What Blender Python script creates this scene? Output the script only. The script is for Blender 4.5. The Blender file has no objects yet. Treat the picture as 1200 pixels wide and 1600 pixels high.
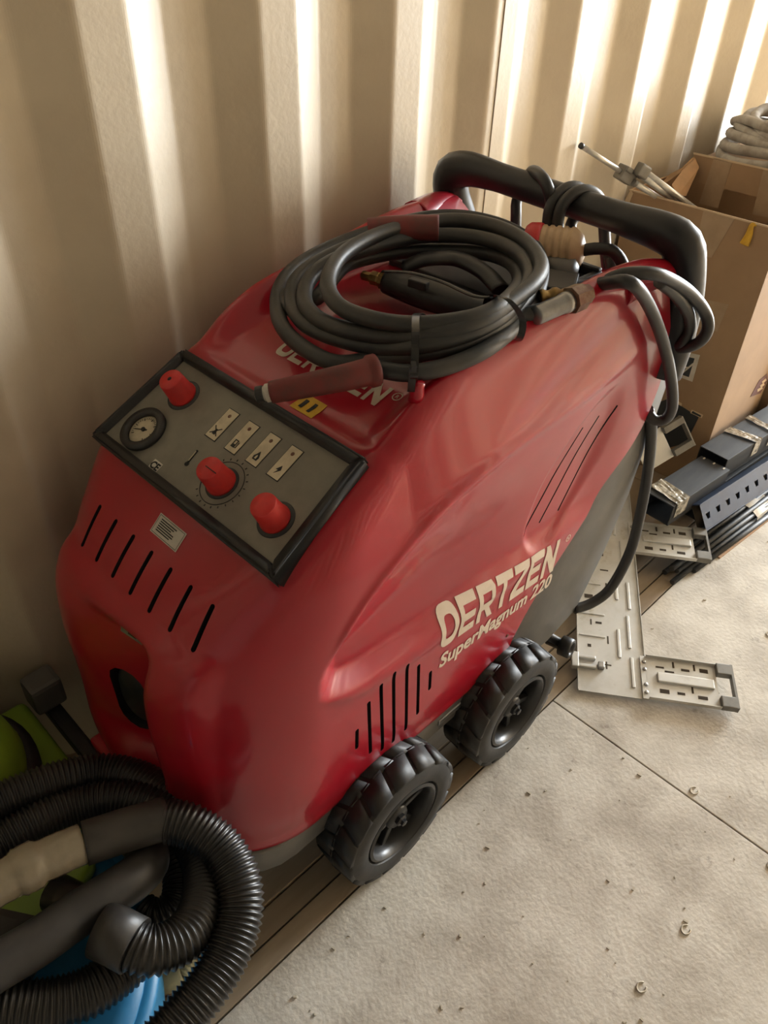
import bpy, bmesh, math, random
import numpy as np
from mathutils import Vector, Matrix
from mathutils.bvhtree import BVHTree
random.seed(4)
SC = bpy.context.scene
COL = SC.collection
PI = math.pi

# ---------------------------------------------------------------- camera, light, exposure
cam_d = bpy.data.cameras.new('camera')
cam_d.sensor_fit = 'HORIZONTAL'; cam_d.sensor_width = 36.0; cam_d.lens = 36.62
cam_d.clip_start = 0.02; cam_d.clip_end = 100
cam = bpy.data.objects.new('camera', cam_d); COL.objects.link(cam)
cam.matrix_world = Matrix(((0.70585, 0.42392, -0.56751, 0.0), (-0.70769, 0.45704, -0.53879, -1.04386),
                           (0.03097, 0.78192, 0.62260, 1.35), (0, 0, 0, 1)))
SC.camera = cam
world = bpy.data.worlds.new('world'); SC.world = world; world.use_nodes = True
bg = world.node_tree.nodes['Background']
bg.inputs[0].default_value = (0.78, 0.88, 1.0, 1); bg.inputs[1].default_value = 1.0
# daylight entering through the open container doors at the far end
ld = bpy.data.lights.new('door_daylight', 'AREA'); ld.shape = 'RECTANGLE'
ld.size = 2.2; ld.size_y = 2.2; ld.energy = 850; ld.color = (0.90, 0.96, 1.0)
lo = bpy.data.objects.new('door_daylight', ld); COL.objects.link(lo)
lo.location = (6.95, -1.18, 1.2)
lo.rotation_euler = (Vector((-1, 0, 0))).to_track_quat('-Z', 'Y').to_euler()
# low warm sun slanting through the doors on to the opposite wall
sd_ = bpy.data.lights.new('sun', 'SUN'); sd_.energy = 10.0; sd_.angle = 0.02; sd_.color = (1.0, 0.81, 0.57)
so = bpy.data.objects.new('sun', sd_); COL.objects.link(so)
so.rotation_euler = Vector((-0.90, -0.42, -0.155)).to_track_quat('-Z', 'Y').to_euler()
SC.view_settings.view_transform = 'Standard'
SC.view_settings.look = 'None'
SC.view_settings.gamma = 1.0
SC.view_settings.use_curve_mapping = False
SC.view_settings.exposure = 0.0
SC.cycles.use_denoising = True
SC.cycles.max_bounces = 10

# ---------------------------------------------------------------- materials
def mat(name, col, rough=0.5, metal=0.0, col2=None, scale=8.0, lo_=0.4, hi_=0.65, bump=0.0, bscale=60.0,
        coat=0.0, coat_rough=0.1, spec=0.5, trans=0.0, alpha=1.0, detail=6.0, rough2=None, stretch=None, wear=None):
    m = bpy.data.materials.new(name); m.use_nodes = True
    nt = m.node_tree; b = nt.nodes['Principled BSDF']
    b.inputs['Base Color'].default_value = (*col, 1)
    b.inputs['Roughness'].default_value = rough; b.inputs['Metallic'].default_value = metal
    b.inputs['Specular IOR Level'].default_value = spec
    b.inputs['Coat Weight'].default_value = coat; b.inputs['Coat Roughness'].default_value = coat_rough
    b.inputs['Transmission Weight'].default_value = trans
    b.inputs['Alpha'].default_value = alpha
    tc = nt.nodes.new('ShaderNodeTexCoord'); src = tc.outputs['Object']
    if stretch:
        mp = nt.nodes.new('ShaderNodeMapping'); mp.inputs['Scale'].default_value = stretch
        nt.links.new(src, mp.inputs[0]); src = mp.outputs[0]
    if col2 is not None or rough2 is not None:
        n = nt.nodes.new('ShaderNodeTexNoise'); n.inputs['Scale'].default_value = scale
        n.inputs['Detail'].default_value = detail; n.inputs['Roughness'].default_value = 0.62
        nt.links.new(src, n.inputs['Vector'])
        mr = nt.nodes.new('ShaderNodeMapRange'); mr.inputs[1].default_value = lo_; mr.inputs[2].default_value = hi_
        nt.links.new(n.outputs[0], mr.inputs[0])
        if col2 is not None:
            mx = nt.nodes.new('ShaderNodeMix'); mx.data_type = 'RGBA'
            mx.inputs[6].default_value = (*col, 1); mx.inputs[7].default_value = (*col2, 1)
            nt.links.new(mr.outputs[0], mx.inputs[0])
            last = mx.outputs[2]
            if wear:
                wc, ws, wl, wh = wear
                n3 = nt.nodes.new('ShaderNodeTexNoise'); n3.inputs['Scale'].default_value = ws
                n3.inputs['Detail'].default_value = 8; n3.inputs['Roughness'].default_value = 0.7
                nt.links.new(tc.outputs['Object'], n3.inputs['Vector'])
                m3 = nt.nodes.new('ShaderNodeMapRange'); m3.inputs[1].default_value = wl; m3.inputs[2].default_value = wh
                nt.links.new(n3.outputs[0], m3.inputs[0])
                x3 = nt.nodes.new('ShaderNodeMix'); x3.data_type = 'RGBA'
                x3.inputs[7].default_value = (*wc, 1)
                nt.links.new(m3.outputs[0], x3.inputs[0]); nt.links.new(last, x3.inputs[6]); last = x3.outputs[2]
            nt.links.new(last, b.inputs['Base Color'])
        if rough2 is not None:
            m2 = nt.nodes.new('ShaderNodeMapRange'); m2.inputs[1].default_value = lo_; m2.inputs[2].default_value = hi_
            m2.inputs[3].default_value = rough; m2.inputs[4].default_value = rough2
            nt.links.new(n.outputs[0], m2.inputs[0]); nt.links.new(m2.outputs[0], b.inputs['Roughness'])
    if bump:
        nb = nt.nodes.new('ShaderNodeTexNoise'); nb.inputs['Scale'].default_value = bscale; nb.inputs['Detail'].default_value = 5
        nt.links.new(src, nb.inputs['Vector'])
        bp = nt.nodes.new('ShaderNodeBump'); bp.inputs['Strength'].default_value = bump; bp.inputs['Distance'].default_value = 0.004
        nt.links.new(nb.outputs[0], bp.inputs['Height']); nt.links.new(bp.outputs[0], b.inputs['Normal'])
    return m

M = {}
M['wall'] = mat('cream_wall_paint', (0.63, 0.54, 0.405), 0.45, col2=(0.575, 0.485, 0.36), scale=5, bump=0.12, bscale=90, wear=((0.33, 0.27, 0.2), 22, 0.70, 0.80))
M['ceil'] = mat('low_bounce_grey_paint', (0.34, 0.30, 0.24), 0.6, col2=(0.28, 0.25, 0.2))  # unseen ceiling and end wall, darkened on purpose to cut bounced light
M['ply'] = mat('worn_plywood', (0.61, 0.56, 0.48), 0.75, col2=(0.40, 0.35, 0.285), scale=7, lo_=0.40, hi_=0.66, bump=0.25, bscale=110, detail=12, wear=((0.20, 0.155, 0.12), 24, 0.60, 0.76))
M['strip'] = mat('brown_floor_strip', (0.36, 0.28, 0.19), 0.65, col2=(0.27, 0.2, 0.13), scale=10, stretch=(0.25, 1.5, 1), bump=0.2, bscale=60)
M['gap'] = mat('dark_gap', (0.05, 0.035, 0.02), 0.9)
M['red'] = mat('red_paint', (0.37, 0.004, 0.017), 0.34, col2=(0.32, 0.012, 0.024), scale=5, lo_=0.45, hi_=0.75, spec=0.35, coat=0.6, coat_rough=0.11, rough2=0.46)
M['cutdark'] = mat('dark_slot', (0.006, 0.005, 0.005), 0.8)
M['redknob'] = mat('red_knob_plastic', (0.62, 0.028, 0.025), 0.45, col2=(0.5, 0.03, 0.03), scale=40)
M['blackpl'] = mat('black_plastic', (0.014, 0.014, 0.015), 0.42, col2=(0.03, 0.029, 0.028), scale=18)
M['handle'] = mat('black_handle_plastic', (0.011, 0.012, 0.014), 0.42, col2=(0.018, 0.019, 0.021), scale=14)
M['frame'] = mat('grey_frame_plastic', (0.11, 0.105, 0.098), 0.5, col2=(0.15, 0.14, 0.125), scale=9, bump=0.05)
M['plate'] = mat('grey_panel_plate', (0.22, 0.205, 0.165), 0.5, col2=(0.165, 0.152, 0.122), scale=14, wear=((0.05, 0.045, 0.04), 30, 0.66, 0.8))
M['cream'] = mat('cream_print', (0.62, 0.54, 0.38), 0.55, col2=(0.5, 0.43, 0.3), scale=60)
M['ink'] = mat('black_ink', (0.012, 0.012, 0.012), 0.6)
M['white'] = mat('white_sticker', (0.62, 0.58, 0.5), 0.5, col2=(0.5, 0.46, 0.4), scale=40)
M['letter'] = mat('cream_lettering', (0.68, 0.56, 0.44), 0.5, col2=(0.62, 0.5, 0.38), scale=30, wear=((0.37, 0.006, 0.018), 55, 0.655, 0.685))
M['letter2'] = mat('deck_lettering', (0.60, 0.51, 0.40), 0.5, col2=(0.5, 0.4, 0.3), scale=30, wear=((0.44, 0.012, 0.02), 70, 0.66, 0.70))
M['yellow'] = mat('yellow_sticker', (0.62, 0.36, 0.02), 0.5, col2=(0.5, 0.28, 0.02), scale=50)
M['rubber'] = mat('tyre_rubber', (0.016, 0.016, 0.016), 0.55, col2=(0.035, 0.033, 0.03), scale=22, bump=0.1)
M['rim'] = mat('black_rim', (0.02, 0.02, 0.021), 0.34, col2=(0.03, 0.03, 0.03), scale=12)
M['steel'] = mat('dull_steel', (0.42, 0.42, 0.42), 0.35, 0.9, col2=(0.3, 0.29, 0.28), scale=30)
M['galv'] = mat('galvanised_sheet', (0.60, 0.59, 0.56), 0.45, 0.35, col2=(0.48, 0.46, 0.41), scale=12, lo_=0.45, hi_=0.7, bump=0.05, wear=((0.36, 0.31, 0.2), 9, 0.62, 0.75))
M['galvd'] = mat('dull_zinc', (0.2, 0.19, 0.17), 0.5, 0.3, col2=(0.14, 0.13, 0.11), scale=20)
M['hose'] = mat('black_rubber_hose', (0.022, 0.024, 0.025), 0.45, col2=(0.05, 0.045, 0.038), scale=10, bump=0.06, bscale=200)
M['cable'] = mat('black_cable', (0.02, 0.02, 0.021), 0.42, col2=(0.035, 0.034, 0.032), scale=12)
M['tie'] = mat('black_cable_tie', (0.012, 0.012, 0.012), 0.25)
M['sleeve'] = mat('dark_red_rubber', (0.17, 0.022, 0.020), 0.6, col2=(0.10, 0.03, 0.025), scale=25)
M['brass'] = mat('worn_brass', (0.42, 0.28, 0.10), 0.4, 0.8, col2=(0.2, 0.12, 0.05), scale=40)
M['rust'] = mat('rusty_fitting', (0.14, 0.06, 0.04), 0.55, 0.4, col2=(0.25, 0.18, 0.12), scale=50)
M['plug'] = mat('beige_plug_plastic', (0.52, 0.36, 0.21), 0.5, col2=(0.42, 0.28, 0.16), scale=30)
M['plugred'] = mat('red_plug_plastic', (0.5, 0.02, 0.02), 0.4)
M['card'] = mat('brown_cardboard', (0.36, 0.235, 0.135), 0.75, col2=(0.31, 0.20, 0.115), scale=7)
M['cardin'] = mat('inner_cardboard', (0.42, 0.235, 0.11), 0.8, col2=(0.3, 0.18, 0.09), scale=12)
M['tape'] = mat('tan_packing_tape', (0.40, 0.29, 0.19), 0.3, col2=(0.35, 0.25, 0.16), scale=25, coat=0.3)
M['cardedge'] = mat('pale_torn_edge', (0.62, 0.48, 0.32), 0.8)
M['print'] = mat('dark_box_print', (0.03, 0.035, 0.04), 0.6)
M['printbr'] = mat('brown_box_print', (0.13, 0.05, 0.04), 0.7)
M['rope'] = mat('grey_rope', (0.36, 0.33, 0.29), 0.8, col2=(0.24, 0.21, 0.18), scale=30, bump=0.2)
M['tube'] = mat('white_metal_tube', (0.62, 0.60, 0.56), 0.3, 0.5, col2=(0.5, 0.48, 0.44), scale=30)
M['trunk'] = mat('charcoal_trunking', (0.020, 0.021, 0.023), 0.6, spec=0.3, col2=(0.042, 0.042, 0.041), scale=8, stretch=(0.5, 3, 3))
M['rail'] = mat('blue_steel_rail', (0.05, 0.075, 0.135), 0.33, 0.35, col2=(0.04, 0.055, 0.095), scale=8)
M['rod'] = mat('dark_steel_rod', (0.016, 0.018, 0.021), 0.55, 0.1, col2=(0.05, 0.05, 0.05), scale=25)
M['foil'] = mat('crinkled_clear_tape', (0.52, 0.47, 0.38), 0.22, 0.1, col2=(0.2, 0.18, 0.14), scale=45, lo_=0.42, hi_=0.6, bump=1.0, bscale=70)
M['green'] = mat('lime_green_plastic', (0.22, 0.36, 0.03), 0.42, col2=(0.19, 0.31, 0.028), scale=9)
M['blue'] = mat('blue_plastic', (0.015, 0.17, 0.34), 0.4, col2=(0.02, 0.14, 0.28), scale=12)
M['vhose'] = mat('black_corrugated_plastic', (0.014, 0.014, 0.014), 0.36, col2=(0.028, 0.026, 0.024), scale=15)
M['vpipe'] = mat('grey_black_pipe', (0.028, 0.026, 0.024), 0.45, col2=(0.05, 0.046, 0.042), scale=14)
M['clear'] = mat('taped_clear_tube', (0.52, 0.45, 0.34), 0.18, trans=0.45, col2=(0.44, 0.38, 0.28), scale=12, lo_=0.42, hi_=0.62, bump=0.35, bscale=40, coat=0.5)
M['fitting'] = mat('pale_green_fitting', (0.36, 0.36, 0.24), 0.4, col2=(0.3, 0.3, 0.2), scale=20)
M['chip'] = mat('pale_crumb', (0.5, 0.44, 0.34), 0.8)
M['glass'] = mat('gauge_glass', (0.9, 0.9, 0.9), 0.05, trans=1.0)

# ---------------------------------------------------------------- helpers
def link(name, me, m=None, parent=None, smooth=False, angle=None):
    if isinstance(me, bmesh.types.BMesh):
        bm = me
        if smooth:
            for f in bm.faces: f.smooth = True
            if angle:
                for e in bm.edges:
                    if len(e.link_faces) == 2 and e.calc_face_angle(0) > angle: e.smooth = False
        me = bpy.data.meshes.new(name); bm.to_mesh(me); bm.free()
    o = bpy.data.objects.new(name, me); COL.objects.link(o)
    if m is not None:
        ms = m if isinstance(m, (list, tuple)) else [m]
        for k, x in enumerate(ms):
            x = M[x] if isinstance(x, str) else x
            if k < len(me.materials): me.materials[k] = x
            else: me.materials.append(x)
    if parent is not None:
        o.parent = parent
        if parent.parent is None and parent.type == 'EMPTY': o.location = -parent.location
    return o

def tag(o, label=None, cat=None, group=None, kind=None):
    if label: o['label'] = label
    if cat: o['category'] = cat
    if group: o['group'] = group
    if kind: o['kind'] = kind
    return o

def empty(name, loc, label, cat, group=None):
    o = bpy.data.objects.new(name, None); COL.objects.link(o); o.location = loc; o.empty_display_size = 0.1
    return tag(o, label, cat, group)

def merge(bm, t):
    vm = [bm.verts.new(v.co) for v in t.verts]
    for f in t.faces:
        try:
            nf = bm.faces.new([vm[v.index] for v in f.verts]); nf.material_index = f.material_index; nf.smooth = f.smooth
        except ValueError: pass
    t.free()

def fixidx(bm):
    bm.verts.ensure_lookup_table(); bm.verts.index_update(); bm.faces.ensure_lookup_table()

def frame_rot(ax, up=(0, 0, 1)):
    """rotation whose local x is ax and local z is close to up"""
    x = Vector(ax).normalized(); z = Vector(up); z = (z - x * z.dot(x)).normalized(); y = z.cross(x)
    return Matrix((x, y, z)).transposed()

def catmull(pts, n=10, closed=False):
    P = [Vector(p) for p in pts]; out = []
    N = len(P)
    segs = N if closed else N - 1
    for i in range(segs):
        if closed: a, b, c, d = P[(i - 1) % N], P[i], P[(i + 1) % N], P[(i + 2) % N]
        else: a, b, c, d = P[max(i - 1, 0)], P[i], P[i + 1], P[min(i + 2, N - 1)]
        for k in range(n):
            t = k / n
            out.append(0.5 * ((2 * b) + (c - a) * t + (2 * a - 5 * b + 4 * c - d) * t * t + (3 * b - a - 3 * c + d) * t ** 3))
    if not closed: out.append(P[-1].copy())
    return out

def resample(pts, step):
    P = [Vector(p) for p in pts]; out = [P[0].copy()]; acc = 0.0
    for a, b in zip(P, P[1:]):
        L = (b - a).length
        if L < 1e-9: continue
        d = step - acc
        while d <= L:
            out.append(a.lerp(b, d / L)); d += step
        acc = L - (d - step)
    return out

def tube(bm, pts, r, segs=12, caps=True, closed=False, flat=1.0, up=None):
    """sweep a circle (radius r or r(i, s)) along pts by parallel transport"""
    P = [Vector(p) for p in pts]; N = len(P); rings = []
    t0 = (P[1] - P[0]).normalized()
    u = Vector(up) if up else (Vector((0, 0, 1)) if abs(t0.z) < 0.9 else Vector((1, 0, 0)))
    u = (u - t0 * u.dot(t0)).normalized(); s = 0.0
    for i in range(N):
        if closed: t = (P[(i + 1) % N] - P[i - 1]).normalized()
        else: t = (P[min(i + 1, N - 1)] - P[max(i - 1, 0)]).normalized()
        u = (u - t * u.dot(t))
        u = u.normalized() if u.length > 1e-6 else t.orthogonal().normalized()
        v = t.cross(u)
        if i: s += (P[i] - P[i - 1]).length
        rr = r(i, s) if callable(r) else r
        rings.append([bm.verts.new(P[i] + (u * math.cos(a) * flat + v * math.sin(a)) * rr) for a in (2 * PI * k / segs for k in range(segs))])
    for i in range(N if closed else N - 1):
        A, B = rings[i], rings[(i + 1) % N]
        for k in range(segs):
            f = bm.faces.new((A[k], A[(k + 1) % segs], B[(k + 1) % segs], B[k])); f.smooth = True
    if caps and not closed:
        bm.faces.new(rings[0][::-1]); bm.faces.new(rings[-1])
    return bm

def lathe(bm, prof, origin, axis, segs=28, closed=False, capends=True):
    """prof: list of (radius, height along axis)"""
    R = frame_rot(axis, (0, 0, 1) if abs(Vector(axis).normalized().z) < 0.9 else (1, 0, 0))
    rings = []
    for r, h in prof:
        ring = []
        for k in range(segs):
            a = 2 * PI * k / segs
            ring.append(bm.verts.new(Vector(origin) + R @ Vector((h, r * math.cos(a), r * math.sin(a)))))
        rings.append(ring)
    n = len(rings)
    for i in range(n if closed else n - 1):
        A, B = rings[i], rings[(i + 1) % n]
        for k in range(segs): bm.faces.new((A[k], A[(k + 1) % segs], B[(k + 1) % segs], B[k]))
    if not closed and capends:
        bm.faces.new(rings[0][::-1]); bm.faces.new(rings[-1])
    return bm

def prism(bm, poly, y0, y1, bev=0.0, plane='XZ'):
    """extrude a 2-D outline; XZ outline along y, or XY outline along z"""
    t = bmesh.new()
    if plane == 'XZ': A = [t.verts.new((a, y0, b)) for a, b in poly]; B = [t.verts.new((a, y1, b)) for a, b in poly]
    elif plane == 'XY': A = [t.verts.new((a, b, y0)) for a, b in poly]; B = [t.verts.new((a, b, y1)) for a, b in poly]
    else: A = [t.verts.new((y0, a, b)) for a, b in poly]; B = [t.verts.new((y1, a, b)) for a, b in poly]
    n = len(poly)
    t.faces.new(A); t.faces.new(B[::-1])
    for i in range(n): t.faces.new((A[i], B[i], B[(i + 1) % n], A[(i + 1) % n]))
    bmesh.ops.recalc_face_normals(t, faces=t.faces)
    if bev: bmesh.ops.bevel(t, geom=t.edges[:], offset=bev, segments=2, affect='EDGES', profile=0.5)
    fixidx(t); merge(bm, t); return bm

def box(bm, c, s, rot=None, bev=0.0):
    t = bmesh.new(); bmesh.ops.create_cube(t, size=1.0)
    bmesh.ops.scale(t, vec=s, verts=t.verts)
    if bev: bmesh.ops.bevel(t, geom=t.edges[:], offset=bev, segments=2, affect='EDGES', profile=0.6)
    mtx = Matrix.Translation(Vector(c))
    if rot is not None: mtx = mtx @ rot.to_4x4()
    bmesh.ops.transform(t, matrix=mtx, verts=t.verts)
    fixidx(t); merge(bm, t); return bm
def B(): return bmesh.new()
def simple_box(name, c, s, m, parent=None, rot=None, bev=0.0):
    return link(name, box(B(), c, s, rot, bev), m, parent)
def obox(name, a, b, w, h, m, parent=None, bev=0.002, up=(0, 0, 1)):
    """bar from a to b with width w and height h, top face along up"""
    a, b = Vector(a), Vector(b)
    return link(name, box(B(), (a + b) / 2, ((b - a).length, w, h), frame_rot(b - a, up), bev), m, parent)

# ---------------------------------------------------------------- the container
RIB0 = 0.5237
def rib_x(n): return RIB0 + 0.278 * n - (0.011 if n >= 3 else 0)
def corrugated(name, x0, x1, y_in, sgn, z0, z1, m='wall'):
    raw = []
    n = math.floor((x0 - RIB0) / 0.278)
    while rib_x(n) < x1:
        a = rib_x(n)
        for dx, dy in ((0, 0), (0.072, 0), (0.140, 0.036), (0.210, 0.036)): raw.append(Vector((a + dx, y_in + sgn * dy)))
        n += 1
    prof = [raw[0]]
    for p, q, r in zip(raw, raw[1:], raw[2:]):     # rolled bends
        u = q + (p - q).normalized() * 0.007; v = q + (r - q).normalized() * 0.007
        for k in range(5):
            t = k / 4; prof.append(u * (1 - t) ** 2 + q * 2 * t * (1 - t) + v * t * t)
    prof.append(raw[-1])
    bm = B(); A = [bm.verts.new((p.x, p.y, z0)) for p in prof]; C = [bm.verts.new((p.x, p.y, z1)) for p in prof]
    A2 = [bm.verts.new((p.x, p.y + sgn * 0.02, z0)) for p in prof]; C2 = [bm.verts.new((p.x, p.y + sgn * 0.02, z1)) for p in prof]
    for i in range(len(prof) - 1):
        bm.faces.new((A[i], A[i + 1], C[i + 1], C[i])); bm.faces.new((A2[i + 1], A2[i], C2[i], C2[i + 1]))
        bm.faces.new((C[i], C[i + 1], C2[i + 1], C2[i])); bm.faces.new((A[i + 1], A[i], A2[i], A2[i + 1]))
    bmesh.ops.recalc_face_normals(bm, faces=bm.faces)
    return tag(link(name, bm, m), kind='structure')
wl = corrugated('wall_left', -3.4, 7.0, 0.0, 1, -0.02, 2.40)
wr = corrugated('wall_right', -3.4, 7.0, -2.36, -1, -0.02, 2.40)
ws = link('weld_seam', tube(B(), [(rib_x(3) + 0.022, -0.0005, 0.0), (rib_x(3) + 0.022, -0.0005, 1.2), (rib_x(3) + 0.022, -0.0005, 2.38)], 0.0014, 6), 'strip', wl)
tag(simple_box('wall_back', (-3.42, -1.18, 1.19), (0.05, 2.5, 2.44), 'ceil'), kind='structure')
tag(simple_box('ceiling', (1.8, -1.18, 2.43), (10.5, 2.5, 0.05), 'ceil'), kind='structure')
fl = tag(simple_box('floor', (1.8, -1.18, -0.06), (10.5, 2.5, 0.07), 'gap'), kind='structure')
G = 0.0016
def sheet(name, x0, x1, y0, y1, m, top=0.0):
    return simple_box(name, ((x0 + x1) / 2, (y0 + y1) / 2, top - 0.014), (abs(x1 - x0) - 2 * G, abs(y1 - y0) - 2 * G, 0.028), m, fl, bev=0.0015)
SX = 1.037
for (x0, x1) in ((-3.4, -1.403), (-1.403, SX), (SX, 3.477), (3.477, 7.0)):
    sheet('plywood_sheet', x0, x1, -1.80, -0.5805, 'ply'); sheet('plywood_sheet', x0, x1, -2.36, -1.80, 'ply')
for (y0, y1, tp) in ((-0.5805, -0.540, -0.0015), (-0.540, -0.494, -0.004), (-0.494, -0.20, 0.0), (-0.20, 0.04, -0.001)):
    sheet('floor_strip', -3.4, 1.9, y0, y1, 'strip', tp); sheet('floor_strip', 1.9, 7.0, y0, y1, 'strip', tp)
bm = B()
for i in range(170):
    x = random.uniform(0.1, 2.4); y = random.uniform(-1.5, -0.6); s = random.choice((0.0016, 0.002, 0.0025, 0.0035))
    box(bm, (x, y, s * 0.35), (s * random.uniform(1, 2.6), s, s * 0.7), Matrix.Rotation(random.uniform(0, 3), 3, 'Z'))
for i in range(7):
    x = random.uniform(0.3, 1.9); y = random.uniform(-1.2, -0.64)
    tube(bm, catmull([(x + 0.009 * math.cos(a), y + 0.007 * math.sin(a), 0.0015) for a in (0.2, 1.3, 2.4, 3.5, 4.6, 5.4)], 4), 0.0014, 5)
tag(link('floor_debris', bm, 'chip'), 'pale crumbs and shavings scattered over the plywood floor', 'debris', kind='stuff')

# ---------------------------------------------------------------- pressure washer
YM = -0.30
washer = empty('pressure_washer', (0.7, YM, 0.0), 'large red mobile pressure washer on four black wheels beside the corrugated wall', 'pressure washer')

def sstep(a, b, x):
    t = np.clip((x - a) / (b - a), 0, 1); return t * t * (3 - 2 * t)
def smax(a, b, k):
    h = np.clip(0.5 + 0.5 * (a - b) / k, 0, 1)
    return b + (a - b) * h + k * h * (1 - h)
def pchip(xs, ys):
    xs = np.array(xs, float); ys = np.array(ys, float); h = np.diff(xs); d = np.diff(ys) / h
    m = np.zeros_like(xs); m[0] = d[0]; m[-1] = d[-1]
    for i in range(1, len(xs) - 1):
        if d[i - 1] * d[i] > 0:
            w1 = 2 * h[i] + h[i - 1]; w2 = h[i] + 2 * h[i - 1]; m[i] = (w1 + w2) / (w1 / d[i - 1] + w2 / d[i])
    def f(x):
        x = np.clip(x, xs[0], xs[-1]); i = np.clip(np.searchsorted(xs, x) - 1, 0, len(xs) - 2); t = (x - xs[i]) / h[i]
        return (1 + 2 * t) * (1 - t) ** 2 * ys[i] + t * (1 - t) ** 2 * h[i] * m[i] + t * t * (3 - 2 * t) * ys[i + 1] + t * t * (t - 1) * h[i] * m[i + 1]
    return f
top_c = pchip([0.15, 0.262, 0.285, 0.346, 0.385, 0.41, 0.55, 0.60, 0.70, 0.80, 0.95, 1.25], [0.50, 0.588, 0.611, 0.667, 0.702, 0.718, 0.795, 0.818, 0.846, 0.858, 0.862, 0.866])
top_r = pchip([0.15, 0.55, 0.60, 0.69, 0.80, 0.90, 1.04, 1.13, 1.30], [0.5, 0.800, 0.842, 0.886, 0.903, 0.916, 0.926, 0.918, 0.90])
front_x = pchip([0.15, 0.292, 0.44, 0.551, 0.60, 0.66, 0.80], [0.236, 0.238, 0.246, 0.262, 0.275, 0.300, 0.345])
arch = pchip([0.40, 0.426, 0.455, 0.545, 0.664, 0.80, 0.955, 1.056, 1.2, 1.3], [0.50, 0.535, 0.592, 0.67, 0.723, 0.747, 0.76, 0.776, 0.80, 0.81])
belt = pchip([0.40, 0.43, 0.47, 0.53, 0.64, 0.80, 1.0, 1.25], [0.545, 0.518, 0.488, 0.470, 0.460, 0.464, 0.468, 0.47])
def width(X, Z):
    w = 0.2435 - 0.010 * sstep(0.30, 0.20, Z)
    za = arch(X); zb = belt(X); s = (Z - zb) / np.maximum(za - zb, 0.01)
    inside = np.clip(s, 0, 1)
    dep = 0.027 * sstep(0.422, 0.468, X) * (1 - 0.55 * sstep(0.55, 1.0, X)) * (1 - sstep(1.02, 1.17, X))
    shape = sstep(0.0, 0.16, inside) * (1 - sstep(0.45, 1.0, inside))
    w = w - dep * shape
    # lens recess round the three long vents
    u = (X - 0.985) * 0.55 + (Z - 0.605) * 0.835; v = -(X - 0.985) * 0.835 + (Z - 0.605) * 0.55
    q = (u / 0.155) ** 2 + (v / 0.072) ** 2
    w = w - 0.006 * sstep(1.05, 0.75, q)
    # belt swelling under the scoop
    w = w + 0.0025 * np.exp(-((Z - zb + 0.010) / 0.013) ** 2) * sstep(0.42, 0.45, X) * (1 - sstep(0.85, 1.05, X))
    w = w + 0.005 * np.exp(-((Z - za - 0.002) / 0.010) ** 2) * sstep(0.43, 0.47, X) * (1 - sstep(1.0, 1.15, X))
    slope = 0.16 * (1 - sstep(0.72, 1.06, X)) + 0.10
    w = w - slope * np.maximum(0, Z - np.maximum(za, 0.695)) * sstep(0.28, 0.60, X)
    # side shallow crease running up the rear shoulder
    w = w - 0.005 * np.exp(-((Z - (0.80 + 0.34 * (X - 0.9))) / 0.022) ** 2) * sstep(0.72, 0.90, X) * (1 - sstep(0.98, 1.16, X))
    # rolled lower hem
    w = w + 0.003 * np.exp(-((Z - 0.222) / 0.008) ** 2)
    return w
def hoodF(Pt):
    X, Y, Z = Pt[..., 0], Pt[..., 1], Pt[..., 2]
    dy = np.abs(Y - YM)
    side = dy - width(X, Z)
    xf = front_x(Z) + 0.9 * dy ** 2
    nose = sstep(0.188, 0.165, dy) * sstep(0.618, 0.596, Z) * sstep(0.20, 0.30, Z)
    xf = xf - 0.026 * nose * (0.3 + 0.7 * sstep(0.34, 0.58, Z))
    g = sstep(-0.388, -0.374, Y) * sstep(-0.15, -0.38, Y) * sstep(0.602, 0.565, Z) * sstep(0.29, 0.34, Z)
    xf = xf + 0.062 * g
    front = xf - X
    m = sstep(0.145, 0.195, dy) * sstep(0.51, 0.63, X)
    # lower deck between the rails, with a narrow step next to the panel
    zt = top_c(X) * (1 - m) + top_r(X) * m
    # rolled lip round the panel
    px = np.maximum(np.maximum(0.395 - X, X - 0.562), 0); py = np.maximum(dy - 0.214, 0)
    lip = np.sqrt(px ** 2 + py ** 2)
    zt = zt + 0.006 * np.exp(-(lip / 0.012) ** 2)
    top = (Z - zt) * 0.88
    f = smax(side, front, 0.13)
    f = smax(f, top, 0.036)
    f = smax(f, 0.17 - Z, 0.004)
    f = smax(f, X - 1.30, 0.02)
    return f

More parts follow.
